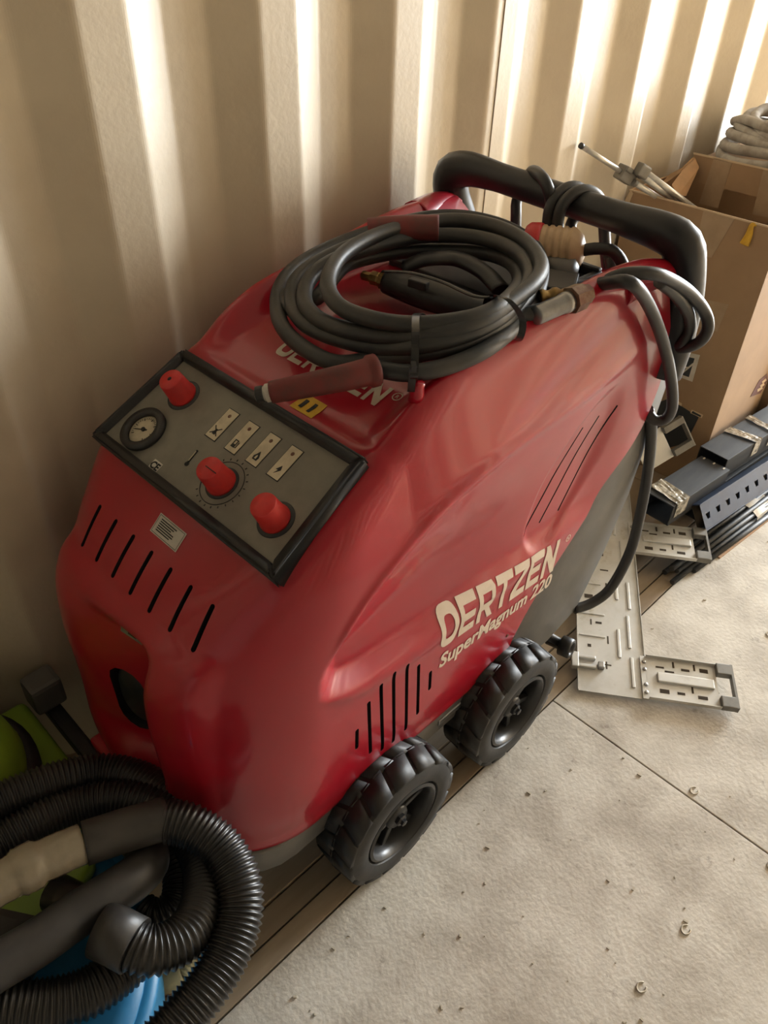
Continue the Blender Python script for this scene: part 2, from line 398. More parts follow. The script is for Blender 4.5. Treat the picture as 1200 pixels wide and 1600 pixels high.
def build_hood():
    C = np.array([0.72, YM, 0.52]); NL, NB = 620, 330
    lon = np.linspace(0, 2 * PI, NL, endpoint=False)
    gl = np.linspace(0, 89.7, 600); wt = 1.0 + 2.2 * sstep(14, 26, gl) - 1.9 * sstep(58, 72, gl); cum = np.concatenate([[0], np.cumsum((wt[1:] + wt[:-1]) / 2)])
    hl = np.interp(np.linspace(0, cum[-1], NB // 2), cum, gl); lat = np.radians(np.concatenate([-hl[::-1], hl[1:]])); NB = len(lat)
    LO, LA = np.meshgrid(lon, lat, indexing='ij')
    D = np.stack([np.cos(LA) * np.cos(LO), np.sin(LA), np.cos(LA) * np.sin(LO)], -1)
    lo = np.zeros(LO.shape); hi = np.full(LO.shape, 0.95)
    # coarse march for the first crossing, then bisect
    st = np.linspace(0.1, 0.95, 48); done = np.zeros(LO.shape, bool)
    for a in st:
        v = hoodF(C + D * a); hit = (v > 0) & ~done
        hi[hit] = a; lo[hit] = a - (st[1] - st[0]); done |= hit
    for _ in range(26):
        mid = (lo + hi) / 2; v = hoodF(C + D * mid[..., None]); pos = v > 0
        hi = np.where(pos, mid, hi); lo = np.where(pos, lo, mid)
    rr = (lo + hi) / 2
    for _ in range(2):
        rr = 0.5 * rr + 0.25 * (np.roll(rr, 1, 0) + np.roll(rr, -1, 0))
        rr[:, 1:-1] = 0.5 * rr[:, 1:-1] + 0.25 * (rr[:, 2:] + rr[:, :-2])
    Pt = C + D * rr[..., None]
    verts = Pt.reshape(-1, 3)
    caps = np.stack([C + np.array([0, s, 0]) * (abs(Pt[:, i, 1] - YM).mean()) for s, i in ((-1, 0), (1, NB - 1))])
    V = np.concatenate([verts, caps]); F = []
    idx = np.arange(NL * NB).reshape(NL, NB); nx = np.roll(idx, -1, 0)
    Q = np.stack([idx[:, :-1], nx[:, :-1], nx[:, 1:], idx[:, 1:]], -1).reshape(-1, 4)
    F = Q.tolist()
    n = NL * NB
    for i in range(NL):
        j = (i + 1) % NL
        F.append([int(idx[j, 0]), int(idx[i, 0]), n]); F.append([int(idx[i, -1]), int(idx[j, -1]), n + 1])
    me = bpy.data.meshes.new('hood'); me.from_pydata(V.tolist(), [], F); me.update()
    bm = bmesh.new(); bm.from_mesh(me); bmesh.ops.recalc_face_normals(bm, faces=bm.faces)
    # straight lower hem
    r = bmesh.ops.bisect_plane(bm, geom=bm.verts[:] + bm.edges[:] + bm.faces[:], plane_co=(0, 0, 0.213), plane_no=(0, 0, -1), clear_outer=True)
    ed = [e for e in r['geom_cut'] if isinstance(e, bmesh.types.BMEdge)]
    bmesh.ops.holes_fill(bm, edges=ed)
    bm.to_mesh(me); bm.free()
    return me
hood = link('hood', build_hood(), ['red', 'cutdark'], washer)
tree0 = BVHTree.FromObject(hood, bpy.context.evaluated_depsgraph_get())

def cast(o, d):
    """first hit on the uncut hood, world coordinates"""
    h = tree0.ray_cast(Vector(o) , Vector(d).normalized())
    return h[0], h[1]

# cutters: rear edge, vents, port
REAR = [(0.872, 0.10), (0.884, 0.235), (0.892, 0.291), (0.951, 0.368), (1.045, 0.456), (1.123, 0.533), (1.192, 0.601), (1.219, 0.69), (1.213, 0.756), (1.178, 0.85), (1.15, 0.93), (1.14, 1.1), (1.6, 1.1), (1.6, 0.1)]
rc = [(v.x, v.z) for v in catmull([(a, 0, b) for a, b in REAR[:11]], 5)] + REAR[11:]
cut = B(); prism(cut, rc, -0.7, 0.1)
def slot_cut(bm, a, b, w, n, depth=0.012):
    """rounded slot from a to b on the surface, n = outward normal there"""
    a, b, n = Vector(a), Vector(b), Vector(n).normalized(); ax = (b - a).normalized(); L = (b - a).length
    sd = n.cross(ax).normalized(); outline = []
    for k in range(7): t = -PI / 2 + PI * k / 6; outline.append(b + ax * math.cos(t) * w + sd * math.sin(t) * w)
    for k in range(7): t = PI / 2 + PI * k / 6; outline.append(a + ax * math.cos(t) * w + sd * math.sin(t) * w)
    t = bmesh.new(); up = [t.verts.new(p + n * depth) for p in outline]; dn = [t.verts.new(p - n * depth) for p in outline]
    t.faces.new(up); t.faces.new(dn[::-1]); m = len(outline)
    for i in range(m): t.faces.new((up[i], dn[i], dn[(i + 1) % m], up[(i + 1) % m]))
    bmesh.ops.recalc_face_normals(t, faces=t.faces)
    for f in t.faces: f.material_index = 1
    fixidx(t); merge(bm, t)
def side_pt(x, z):
    return cast((x, -1.2, z), (0, 1, 0))
_low = [((0.488, 0.381), (0.488, 0.340)), ((0.511, 0.425), (0.518, 0.298)), ((0.535, 0.446), (0.546, 0.275)), ((0.561, 0.452), (0.572, 0.270)), ((0.590, 0.446), (0.600, 0.277)), ((0.618, 0.420), (0.626, 0.297)), ((0.649, 0.379), (0.651, 0.338))]
for a, b in _low:
    pa, n = side_pt(*a); pb, _ = side_pt(*b); slot_cut(cut, pa, pb, 0.0036, n)
for a, b in (((0.995, 0.683), (0.884, 0.519)), ((1.041, 0.686), (0.931, 0.520)), ((1.086, 0.690), (0.985, 0.518))):
    pa, n = side_pt(*a); pb, _ = side_pt(*b); slot_cut(cut, pa, pb, 0.0022, n)
def front_pt(y, x, z):
    return cast((x - 0.5, y, z + 0.5), (1, 0, -1))
for k in range(7):
    y = -0.170 - 0.0445 * k
    pa, n = front_pt(y - 0.004, 0.299, 0.624); pb, _ = front_pt(y, 0.341, 0.664); slot_cut(cut, pa, pb, 0.0036, n)
pa, n = cast((0.745, -0.335, 1.2), (0, 0, -1)); pb, _ = cast((0.745, -0.445, 1.2), (0, 0, -1)); slot_cut(cut, pa, pb, 0.007, n)
# oval port in the nose
pc, n = cast((-0.3, -0.290, 0.412), (1, 0, 0)); pa, _ = cast((-0.3, -0.290, 0.445), (1, 0, 0)); pb, _ = cast((-0.3, -0.290, 0.375), (1, 0, 0)); slot_cut(cut, pb, pa, 0.032, (-1, -0.35, 0), 0.020); print('PORT', pc, n)
cutter = link('cutter', cut, ['red', 'cutdark']); print('CUT', [p.material_index for p in cutter.data.polygons].count(1))
md = hood.modifiers.new('cut', 'BOOLEAN'); md.operation = 'DIFFERENCE'; md.object = cutter; md.solver = 'EXACT'
md.material_mode = 'TRANSFER'; md.use_self = False
cutter.parent = washer; cutter.location = -washer.location
bpy.context.view_layer.update()
dg = bpy.context.evaluated_depsgraph_get()
nm = bpy.data.meshes.new_from_object(hood.evaluated_get(dg))
hood.modifiers.clear(); old = hood.data; hood.data = nm; nm.name = 'hood'; print('HOODM', [m.name for m in nm.materials], [p.material_index for p in nm.polygons].count(1))
bpy.data.objects.remove(cutter)
bm = bmesh.new(); bm.from_mesh(nm)
for f in bm.faces: f.smooth = True
for e in bm.edges:
    if len(e.link_faces) == 2 and (e.calc_face_angle(0) > 0.7 or e.link_faces[0].material_index != e.link_faces[1].material_index): e.smooth = False
bm.to_mesh(nm); bm.free()

# ---- printing laid on the hood
def printed(name, polys, fmap, m, parent, step=0.007, off=0.0009):
    bm = B()
    for pl in polys:
        try: bm.faces.new([bm.verts.new((a, b, 0)) for a, b in pl])
        except ValueError: pass
    xs = [v.co.x for v in bm.verts]; ys = [v.co.y for v in bm.verts]
    for ax, lo, hi in ((0, min(xs), max(xs)), (1, min(ys), max(ys))):
        c = lo + step
        while c < hi:
            co = [0, 0, 0]; no = [0, 0, 0]; co[ax] = c; no[ax] = 1
            bmesh.ops.bisect_plane(bm, geom=bm.verts[:] + bm.edges[:] + bm.faces[:], plane_co=co, plane_no=no); c += step
    for v in bm.verts:
        h, n = fmap(v.co.x, v.co.y)
        v.co = h + n * off
    for f in bm.faces: f.smooth = True
    return link(name, bm, m, parent)
def letter(ch):
    """heavy extended capitals in a 1.0 x 0.8 cell"""
    t = 0.23; w = 0.95; h = 0.8; g = 0.17
    R = lambda a, b, c, d: [(a, b), (c, b), (c, d), (a, d)]
    if ch == 'O':
        se = lambda rx, ry, k: (w / 2 + rx * math.copysign(abs(math.cos(k)) ** 0.62, math.cos(k)), h / 2 + ry * math.copysign(abs(math.sin(k)) ** 0.62, math.sin(k)))
        ks = [2 * PI * k / 28 for k in range(29)]
        return [[se(w / 2, h / 2 + 0.01, a), se(w / 2, h / 2 + 0.01, b), se(w / 2 - t, h / 2 - g, b), se(w / 2 - t, h / 2 - g, a)] for a, b in zip(ks, ks[1:])]
    if ch == 'E': return [R(0, 0, t, h), R(t, 0, w - 0.06, g), R(t, (h - g) / 2, w - 0.12, (h + g) / 2), R(t, h - g, w - 0.04, h)]
    if ch == 'R':
        return [R(0, 0, t, h), R(t, h - g, w - 0.12, h), [(w - t, 0.36), (w, 0.44), (w, h - 0.12), (w - t, h - g)], [(w - t, h - g), (w, h - 0.12), (w - 0.12, h)],
                R(t, 0.26, w - t, 0.26 + g), [(w - t, 0.26), (w - 0.1, 0.3), (w, 0.44), (w - t, 0.43)], [(0.42, 0.26), (0.70, 0.26), (w + 0.03, 0), (w - 0.27, 0)]]
    if ch == 'T': return [R(0, h - g, w, h), R((w - t) / 2, 0, (w + t) / 2, h - g)]
    if ch == 'Z': return [R(0.02, h - g, w, h), R(0, 0, w, g), [(0, g), (0.34, g), (w, h - g), (w - 0.34, h - g)]]
    if ch == 'N': return [R(0, 0, t, h), R(w - t, 0, w, h), [(t, h), (t, h - 0.36), (w - t, 0), (w - t, 0.36)]]
def word(txt, shear=0.0, adv=1.06):
    out = []
    for i, ch in enumerate(txt):
        for pl in letter(ch): out.append([((a + i * adv + b * shear), b) for a, b in pl])
    return out
def place2(polys, org, du, dv):
    return [[(org[0] + a * du[0] + b * dv[0], org[1] + a * du[1] + b * dv[1]) for a, b in pl] for pl in polys]
def font_polys(txt, size=1.0, bold=0.02, shear=0.0):
    cu = bpy.data.curves.new('t', 'FONT'); cu.body = txt; cu.size = size; cu.offset = bold; cu.shear = shear; cu.resolution_u = 3
    o = bpy.data.objects.new('t', cu); COL.objects.link(o); bpy.context.view_layer.update()
    me = bpy.data.meshes.new_from_object(o.evaluated_get(bpy.context.evaluated_depsgraph_get()))
    out = [[(me.vertices[i].co.x, me.vertices[i].co.y) for i in pl.vertices] for pl in me.polygons]
    bpy.data.objects.remove(o); bpy.data.meshes.remove(me); bpy.data.curves.remove(cu); return out
W7 = 7 * 1.06
def ring_reg(cx, cy, r):
    o = []
    for k in range(12):
        a, b = 2 * PI * k / 12, 2 * PI * (k + 1) / 12
        o.append([(cx + r * math.cos(a), cy + r * math.sin(a)), (cx + r * math.cos(b), cy + r * math.sin(b)), (cx + r * 0.78 * math.cos(b), cy + r * 0.78 * math.sin(b)), (cx + r * 0.78 * math.cos(a), cy + r * 0.78 * math.sin(a))])
    return o + [[(cx + a * r, cy + b * r) for a, b in pl] for pl in place2(font_polys('R', 1.1, 0.02), (-0.38, -0.38), (1, 0), (0, 1))]
# side word: runs from (0.664, 0.424) to (0.99, 0.392) in the side plane
s0 = (0.664, 0.421); du = (0.318 / W7, -0.030 / W7); dv = (0.0, 0.076 / 0.8)
polys = place2(word('OERTZEN', 0.06), s0, du, dv) + ring_reg(1.008, 0.452, 0.0075)
printed('side_lettering', polys, lambda a, b: cast((a, -1.2, b), (0, 1, 0)), 'letter', washer)
fp = font_polys('SuperMagnum 220', 1.0, 0.028, 0.12)
fw = max(a for pl in fp for a, b in pl)
polys = place2(fp, (0.668, 0.374), (0.312 / fw, -0.019 / fw), (0.0, 0.043))
printed('model_lettering', polys, lambda a, b: cast((a, -1.2, b), (0, 1, 0)), 'letter', washer)
# deck word, read from the front: u runs towards -y
polys = place2(word('OERTZEN', 0.0), (0.622, -0.222), (0.002 / W7, -0.208 / W7), (0.036 / 0.8, 0.0)) + [[(0.652 + b, -0.441 - a) for a, b in pl] for pl in ring_reg(0, 0, 0.0075)]
printed('deck_lettering', polys, lambda a, b: cast((a, b, 1.3), (0, 0, -1)), 'letter2', washer)
R4 = lambda a, b, c, d: [[(a, b), (c, b), (c, d), (a, d)]]
printed('warning_sticker', R4(0.563, -0.372, 0.592, -0.328), lambda a, b: cast((a, b, 1.3), (0, 0, -1)), 'yellow', washer, off=0.0011)
printed('warning_print', R4(0.569, -0.345, 0.585, -0.338) + R4(0.568, -0.361, 0.586, -0.355), lambda a, b: cast((a, b, 1.3), (0, 0, -1)), 'ink', washer, off=0.0016)
# type plate sticker on the slope
def slope(u, s):  # u = y, s = distance up the slope
    return cast((0.283 + 0.707 * s - 0.4, u, 0.610 + 0.707 * s + 0.4), (1, 0, -1))
printed('type_sticker', R4(-0.340, 0.101, -0.280, 0.129), slope, 'white', washer)
bord = R4(-0.338, 0.1025, -0.282, 0.1032) + R4(-0.338, 0.1268, -0.282, 0.1275) + R4(-0.338, 0.1025, -0.3373, 0.1275) + R4(-0.2827, 0.1025, -0.282, 0.1275)
for k in range(6):
    bord += R4(-0.325 + random.uniform(0, 0.012), 0.1070 + k * 0.0031, -0.288, 0.1086 + k * 0.0031)
printed('sticker_print', bord, slope, 'ink', washer, off=0.0014)
nosem = lambda a, b: cast((-0.3, a, b), (1, 0, 0))
printed('nose_emblem', [[(-0.296, 0.556), (-0.330, 0.546), (-0.332, 0.562), (-0.300, 0.576)]], nosem, 'steel', washer)
printed('emblem_mark', [[(-0.308, 0.557), (-0.321, 0.553), (-0.322, 0.562), (-0.310, 0.567)]], nosem, 'ink', washer, off=0.0015)
# dark insert of the nose port
bm = B(); lathe(bm, [(0.0305, 0), (0.0305, 0.004), (0.026, 0.008), (0.001, 0.009)], (0, 0, 0), (-1, 0, 0), 26)
for v in bm.verts: v.co.z *= 2.0
bmesh.ops.rotate(bm, cent=(0, 0, 0), matrix=Matrix.Rotation(0.33, 3, 'Z'), verts=bm.verts)
for v in bm.verts: v.co += pc + Vector((0.013, 0.004, 0))
link('nose_port', bm, 'blackpl', washer, True, 0.6)

# ---- control panel on its sloping seat
PA = Vector((0.393, 0, 0.717)); PV = Vector((0.157, 0, 0.084)).normalized(); PN = Vector((-PV.z, 0, PV.x))
def pp(u, s, h=0.0): return PA + PV * s + PN * h + Vector((0, u, 0))
def pslab(bm, quad, h0, h1, bev=0.0):
    t = B(); A = [t.verts.new(pp(u, s, h0)) for u, s in quad]; D = [t.verts.new(pp(u, s, h1)) for u, s in quad]; n = len(quad)
    t.faces.new(A); t.faces.new(D[::-1])
    for i in range(n): t.faces.new((A[i], D[i], D[(i + 1) % n], A[(i + 1) % n]))
    bmesh.ops.recalc_face_normals(t, faces=t.faces)
    if bev: bmesh.ops.bevel(t, geom=t.edges[:], offset=bev, segments=2, affect='EDGES')
    fixidx(t); merge(bm, t); return bm
OUT = [(-0.094, -0.003), (-0.106, 0.181), (-0.494, 0.181), (-0.507, -0.003)]
INN = [(-0.110, 0.013), (-0.120, 0.165), (-0.478, 0.165), (-0.489, 0.013)]
bm = B()
for i in range(4):
    j = (i + 1) % 4
    pslab(bm, [OUT[i], OUT[j], INN[j], INN[i]], -0.02, 0.017, 0.004)
panel = link('control_panel', bm, 'blackpl', washer, True, 0.7)
link('face_plate', pslab(B(), [(a * 0.999, b) for a, b in INN], -0.02, 0.008), 'plate', panel)
def pdisc(name, u, s, r, h0, h1, m, seg=36):
    return link(name, lathe(B(), [(r, h0), (r, h1 - 0.001), (r - 0.001, h1)], pp(u, s), PN, seg), m, panel, True, 0.6)
def pring(name, u, s, r0, r1, h0, h1, m):
    return link(name, lathe(B(), [(r0, h0), (r0, h1), (r1, h1), (r1, h0)], pp(u, s), PN, 40, closed=True), m, panel, True, 0.6)
KN = [(-0.1723,0.1224),(-0.3413,0.0542),(-0.447,0.0571)]
for i, (u, s) in enumerate(KN):
    pdisc('knob_seat', u, s, 0.0255 if i != 1 else 0.024, 0.008, 0.0095, 'blackpl')
    bm = lathe(B(), [(0.0205, 0.009), (0.0205, 0.013), (0.0190, 0.016), (0.0172, 0.043), (0.0160, 0.0455), (0.001, 0.0462)], pp(u, s), PN, 36)
    kn = link('control_knob', bm, 'redknob', panel, True, 0.5)
    if i == 1:
        pring('temperature_scale', u, s, 0.0325, 0.0315, 0.008, 0.0086, 'ink')
        bm = B()
        for k in range(17):
            a = PI * (0.75 + 1.5 * k / 16); e1, e2 = Vector((math.cos(a), math.sin(a))) * 0.0345, Vector((math.cos(a), math.sin(a))) * 0.0375
            d = Vector((-math.sin(a), math.cos(a))) * 0.0007
            pslab(bm, [(u + q.y, s + q.x) for q in (e1 + d, e1 - d, e2 - d, e2 + d)], 0.0078, 0.0084)
        link('scale_marks', bm, 'ink', panel)
        link('knob_pointer', pslab(B(), [(u - 0.0165, s - 0.0006), (u - 0.0165, s + 0.0006), (u + 0.004, s + 0.0006), (u + 0.004, s - 0.0006)], 0.044, 0.0466), 'ink', panel)
    if i == 0: pdisc('knob_screw', u, s, 0.0035, 0.045, 0.0468, 'ink', 14)
GU = (-0.1649,0.0493)
pring('gauge_bezel', GU[0], GU[1], 0.0345, 0.0235, 0.006, 0.016, 'blackpl')
pdisc('gauge_dial', GU[0], GU[1], 0.0238, 0.008, 0.0105, 'cream')
bm = B()
for k in range(25):
    a = PI * (-0.25 + 1.5 * k / 24); c, d = math.cos(a), math.sin(a); r0 = 0.017 if k % 4 else 0.0155; w = 0.0003 if k % 4 else 0.0006
    pslab(bm, [(GU[0] - (c * r0 - d * w), GU[1] + d * r0 + c * w), (GU[0] - (c * r0 + d * w), GU[1] + d * r0 - c * w), (GU[0] - (c * 0.0195 + d * w), GU[1] + d * 0.0195 - c * w), (GU[0] - (c * 0.0195 - d * w), GU[1] + d * 0.0195 + c * w)], 0.0100, 0.0109)
link('gauge_marks', bm, 'ink', panel)
bm = B(); pslab(bm, [(GU[0] + 0.014, GU[1] - 0.0058), (GU[0] + 0.014, GU[1] - 0.0068), (GU[0] - 0.006, GU[1] + 0.001), (GU[0] - 0.006, GU[1] + 0.003)], 0.0112, 0.0122)
lathe(bm, [(0.0032, 0.0105), (0.0032, 0.013)], pp(GU[0], GU[1]), PN, 12); link('gauge_needle', bm, 'ink', panel)
# four warning lights with their pictograms
LQ = [[(-0.2582,0.1386),(-0.2818,0.1405),(-0.2817,0.0976),(-0.254,0.0964)],[(-0.3014,0.1393),(-0.3271,0.1383),(-0.3235,0.0981),(-0.297,0.098)],[(-0.3452,0.1414),(-0.3682,0.1406),(-0.3667,0.1004),(-0.3398,0.1006)],[(-0.3862,0.1418),(-0.4098,0.142),(-0.4102,0.1016),(-0.383,0.1021)]]
for i, q in enumerate(LQ):
    cu = sum(a for a, b in q) / 4; cs = sum(b for a, b in q) / 4; W, H = 0.0105, 0.0245
    rect = lambda w, h: [(cu - w, cs - h), (cu - w, cs + h), (cu + w, cs + h), (cu + w, cs - h)]
    fr = link('light_frame', pslab(B(), rect(W + 0.0012, H + 0.0012), 0.0078, 0.0084), 'ink', panel)
    link('indicator_light', pslab(B(), rect(W, H), 0.0078, 0.0090), 'cream', panel)
    pdisc('lamp_dot', cu, cs + 0.015, 0.0035, 0.008, 0.0094, 'rust', 14)
    bm = B(); pb = cs - 0.012
    def pq(pts): pslab(bm, [(cu - a * 0.001, pb + b * 0.001) for a, b in pts], 0.0088, 0.0094)
    if i == 0:   # crossed-out burner
        pq([(-3, -6), (3, -6), (1.5, 3), (-1.5, 3)]); pq([(-7.5, -6), (-6.5, -7), (7.5, 6), (6.5, 7)]); pq([(-7.5, 6), (-6.5, 7), (7.5, -6), (6.5, -7)])
    elif i == 1: # fuel pump
        pq([(-5, -6), (2, -6), (2, -1), (-5, -1)]); pq([(-5, -1), (-3.5, -1), (-3.5, 6), (-5, 6)]); pq([(0.5, -1), (2, -1), (2, 6), (0.5, 6)]); pq([(-5, 4.5), (2, 4.5), (2, 6), (-5, 6)]); pq([(3.5, -5), (5, -5), (5, 3), (3.5, 5)]); pq([(2, -5.5), (5, -5.5), (5, -4.5), (2, -4.5)])
    elif i == 2: # flame
        pq([(-4, -6), (4, -6), (5, -1), (3, 3), (0, 8), (-3, 2), (-5, -1)])
    else:        # lightning bolt
        pq([(1, 7), (-4, -1), (0, -0.5), (4, 0.6)]); pq([(0, -0.5), (-3, -7), (4, 0.6)])
    link('pictogram', bm, 'ink', panel)
    if i == 2: link('pictogram_core', pslab(B(), [(cu - 0.0015, pb - 0.004), (cu + 0.0015, pb - 0.004), (cu + 0.001, pb), (cu - 0.0002, pb + 0.002), (cu - 0.0015, pb)], 0.0092, 0.0097), 'cream', panel)
CEQ = (-0.2301,0.0197)
cp = font_polys('CE', 0.0145, 0.0006)
link('ce_frame', pslab(B(), [(CEQ[0] - 0.0095, CEQ[1] - 0.0075), (CEQ[0] - 0.0095, CEQ[1] + 0.0075), (CEQ[0] + 0.0095, CEQ[1] + 0.0075), (CEQ[0] + 0.0095, CEQ[1] - 0.0075)], 0.0078, 0.0084), 'white', panel)
bm = B()
for pl in cp:
    try: bm.faces.new([bm.verts.new(pp(CEQ[0] + 0.0092 - a, CEQ[1] - 0.0052 + b, 0.0088)) for a, b in pl])
    except ValueError: pass
link('ce_mark', bm, 'ink', panel)
TH = [(-0.2711,0.0471),(-0.2686,0.0702)]
bm = B(); (a0, b0), (a1, b1) = TH; L = math.hypot(a1 - a0, b1 - b0)
tube(bm, [pp(a0, b0, 0.0084), pp(a1, b1, 0.0084)], 0.0015, 8); lathe(bm, [(0.0034, 0.0078), (0.0034, 0.009)], pp(a0, b0), PN, 14); link('thermometer_mark', bm, 'ink', panel)
tube(bm := B(), [pp(a0 + (a1 - a0) * 0.2, b0 + (b1 - b0) * 0.2, 0.0095), pp(a0 + (a1 - a0) * 0.9, b0 + (b1 - b0) * 0.9, 0.0095)], 0.0008, 6); link('thermometer_column', bm, 'cream', panel)

# ---- chassis, rear frame, handle
prism(bm := B(), [(0.885, 0.19), (0.93, 0.145), (1.05, 0.128), (1.15, 0.155), (1.215, 0.28), (1.262, 0.42), (1.275, 0.53), (1.292, 0.645), (1.288, 0.725), (1.272, 0.82), (1.16, 0.82), (1.17, 0.70), (1.12, 0.56), (0.93, 0.38), (0.86, 0.30)], -0.531, -0.069, 0.012)
link('rear_frame', bm, 'frame', washer, True, 0.6)
def plan(x0, x1, hw, r, n=7):
    out = []
    for sy in (-1, 1):
        seq = [(x0 + r - r * math.sin(t) * 1.0, YM + sy * (hw - r + r * math.cos(t))) for t in np.linspace(0, PI / 2, n)]
        out += ([(x1, YM - hw)] + seq) if sy < 0 else (seq[::-1] + [(x1, YM + hw)])
    return out
link('base_tray', prism(B(), plan(0.262, 0.93, 0.232, 0.11), 0.160, 0.216, 0.004, 'XY'), 'frame', washer, True, 0.6)
bm = B(); box(bm, (0.71, YM, 0.13), (0.62, 0.30, 0.07), None, 0.006); link('chassis', bm, 'blackpl', washer)
for x in (0.546, 0.868): link('axle', tube(B(), [(x, -0.56, 0.128), (x, YM, 0.128), (x, -0.04, 0.128)], 0.011, 10), 'steel', washer)
link('side_trim', obox('t', (0.70, -0.520, 0.188), (0.86, -0.520, 0.188), 0.03, 0.012, 'steel').data, 'steel', washer); bpy.data.objects.remove(bpy.data.objects['t'])
bm = B(); box(bm, (0.224, -0.235, 0.195), (0.026, 0.44, 0.030), None, 0.006); bmp = link('front_bumper', bm, 'blackpl', washer)
bm = B(); box(bm, (0.222, -0.035, 0.245), (0.055, 0.05, 0.06), None, 0.008); link('bumper_block', bm, 'frame', bmp)
bm = B(); prism(bm, [(-0.42, 0.272), (-0.40, 0.245), (-0.22, 0.245), (-0.20, 0.272)], 0.222, 0.25, 0.004, 'YZ'); link('front_lip', bm, 'red', washer, True, 0.6)
HP = [(1.228, -0.534, 0.70), (1.234, -0.535, 0.76), (1.222, -0.536, 0.84), (1.196, -0.537, 0.905), (1.177, -0.532, 0.940), (1.170, -0.500, 0.951), (1.170, -0.44, 0.953), (1.170, -0.30, 0.957),
      (1.170, -0.16, 0.962), (1.170, -0.105, 0.960), (1.172, -0.070, 0.944), (1.182, -0.064, 0.905), (1.215, -0.064, 0.84), (1.234, -0.065, 0.76), (1.228, -0.066, 0.70)]
hp = resample(catmull(HP, 14), 0.012)
def hr(i, s):
    q = hp[min(i, len(hp) - 1)]; k = abs(q.y - YM)
    return 0.0262 + 0.0075 * min(1, max(0, (k - 0.12) / 0.10)) + 0.004 * min(1, max(0, (0.93 - q.z) / 0.1))
link('handle', tube(B(), hp, hr, 20, flat=0.88), 'handle', washer)
for sy in (-1, 1):   # red shoulder tips that clasp the handle posts
    bm = tube(B(), catmull([(1.05, YM + sy * 0.205, 0.893), (1.11, YM + sy * 0.214, 0.899), (1.172, YM + sy * 0.222, 0.892)], 6), lambda i, s: 0.032 - 0.010 * s / 0.12, 18)
    link('shoulder_tip', bm, 'red', washer)
# storage recess behind the deck
bm = B(); box(bm, (1.02, YM, 0.868), (0.20, 0.28, 0.012), None, 0.004)
for y in (-0.436, -0.164): box(bm, (1.02, y, 0.872), (0.20, 0.012, 0.024), None, 0.003)
box(bm, (1.115, YM, 0.874), (0.012, 0.28, 0.03), None, 0.003)
link('storage_tray', bm, 'blackpl', washer)
bm = B(); box(bm, (1.0, -0.44, 0.885), (0.075, 0.05, 0.035), Matrix.Rotation(0.5, 3, 'Z'), 0.004); link('valve_block', bm, 'blackpl', washer)
bm = B(); lathe(bm, [(0.028, 0), (0.03, 0.004), (0.03, 0.018), (0.022, 0.03), (0.001, 0.031)], (1.075, -0.39, 0.872), (0, 0, 1), 24); link('filler_cap', bm, 'frame', washer, True, 0.6)
bm = B(); h_, n_ = cast((0.640, -0.484, 1.2), (0, 0, -1)); lathe(bm, [(0.011, -0.004), (0.0095, 0.004), (0.009, 0.014), (0.010, 0.018), (0.008, 0.021), (0.001, 0.022)], h_, (0, 0, 1), 18); link('hose_hook', bm, 'red', washer, True, 0.6)
bm = B(); lathe(bm, [(0.012, -0.03), (0.012, 0.0), (0.022, 0.002), (0.022, 0.024), (0.018, 0.028), (0.012, 0.026), (0.011, 0.012), (0.001, 0.012)], (1.105, -0.535, 0.088), (0.15, -1, 0.1), 24)
link('drain_cap', bm, 'blackpl', washer, True, 0.6)
tube(bm := B(), [(1.105, -0.535, 0.088), (1.09, -0.42, 0.10), (1.07, -0.36, 0.13)], 0.012, 10); link('drain_pipe', bm, 'blackpl', washer)
for x, z in ((0.862, 0.305),):
    h, n = side_pt(x, z); link('hood_screw', lathe(B(), [(0.0035, -0.002), (0.0035, 0.0012), (0.001, 0.0016)], h, n, 10), 'rust', washer)

# ---- wheels
def lug_bm():
    bm = B(); N = 15; Rr = 0.1285
    for k in range(N):
        for side in (0, 1):
            a0 = 2 * PI * (k + 0.5 * side) / N
            w = 2 * PI / N * 0.84; sk = 0.30 * 2 * PI / N
            ys = (0.003, 0.046) if side == 0 else (0.042, 0.084)
            pr = []
            for r in (0.116, Rr):
                for (yy, sh) in ((ys[0], sk if side == 0 else 0), (ys[1], 0 if side == 0 else sk)):
                    for q in (-0.5, 0, 0.5):
                        a = a0 + q * w + sh; rr = r - (0.004 if (r > 0.12 and (yy < 0.01 or yy > 0.08)) else 0)
                        pr.append(bm.verts.new((rr * math.cos(a), yy, rr * math.sin(a))))
            b = pr
            for q in (0, 1):
                bm.faces.new((b[6 + q], b[7 + q], b[10 + q], b[9 + q])); bm.faces.new((b[0 + q], b[6 + q], b[7 + q], b[1 + q])[::-1]); bm.faces.new((b[3 + q], b[4 + q], b[10 + q], b[9 + q])[::-1])
            bm.faces.new((b[0], b[3], b[9], b[6])); bm.faces.new((b[2], b[8], b[11], b[5]))
    bmesh.ops.recalc_face_normals(bm, faces=bm.faces); return bm
def revolve(prof, seg=48, closed=True):
    return lathe(B(), prof, (0, 0, 0), (0, 1, 0), seg, closed=closed, capends=not closed)
tire_me = revolve([(0.080, 0.010), (0.084, 0.002), (0.094, -0.001), (0.110, 0.000), (0.119, 0.004), (0.1225, 0.010), (0.1225, 0.077), (0.119, 0.083), (0.110, 0.086), (0.084, 0.085), (0.080, 0.077)])
bmesh.ops.recalc_face_normals(tire_me, faces=tire_me.faces)
t = lug_bm(); fixidx(t); merge(tire_me, t)
wheel0 = link('wheel', tire_me, 'rubber', washer, True, 0.5)
rim = revolve([(0.081, 0.010), (0.079, 0.003), (0.074, 0.001), (0.070, 0.005), (0.067, 0.014), (0.065, 0.034), (0.065, 0.052), (0.075, 0.075), (0.081, 0.076)]); bmesh.ops.recalc_face_normals(rim, faces=rim.faces)
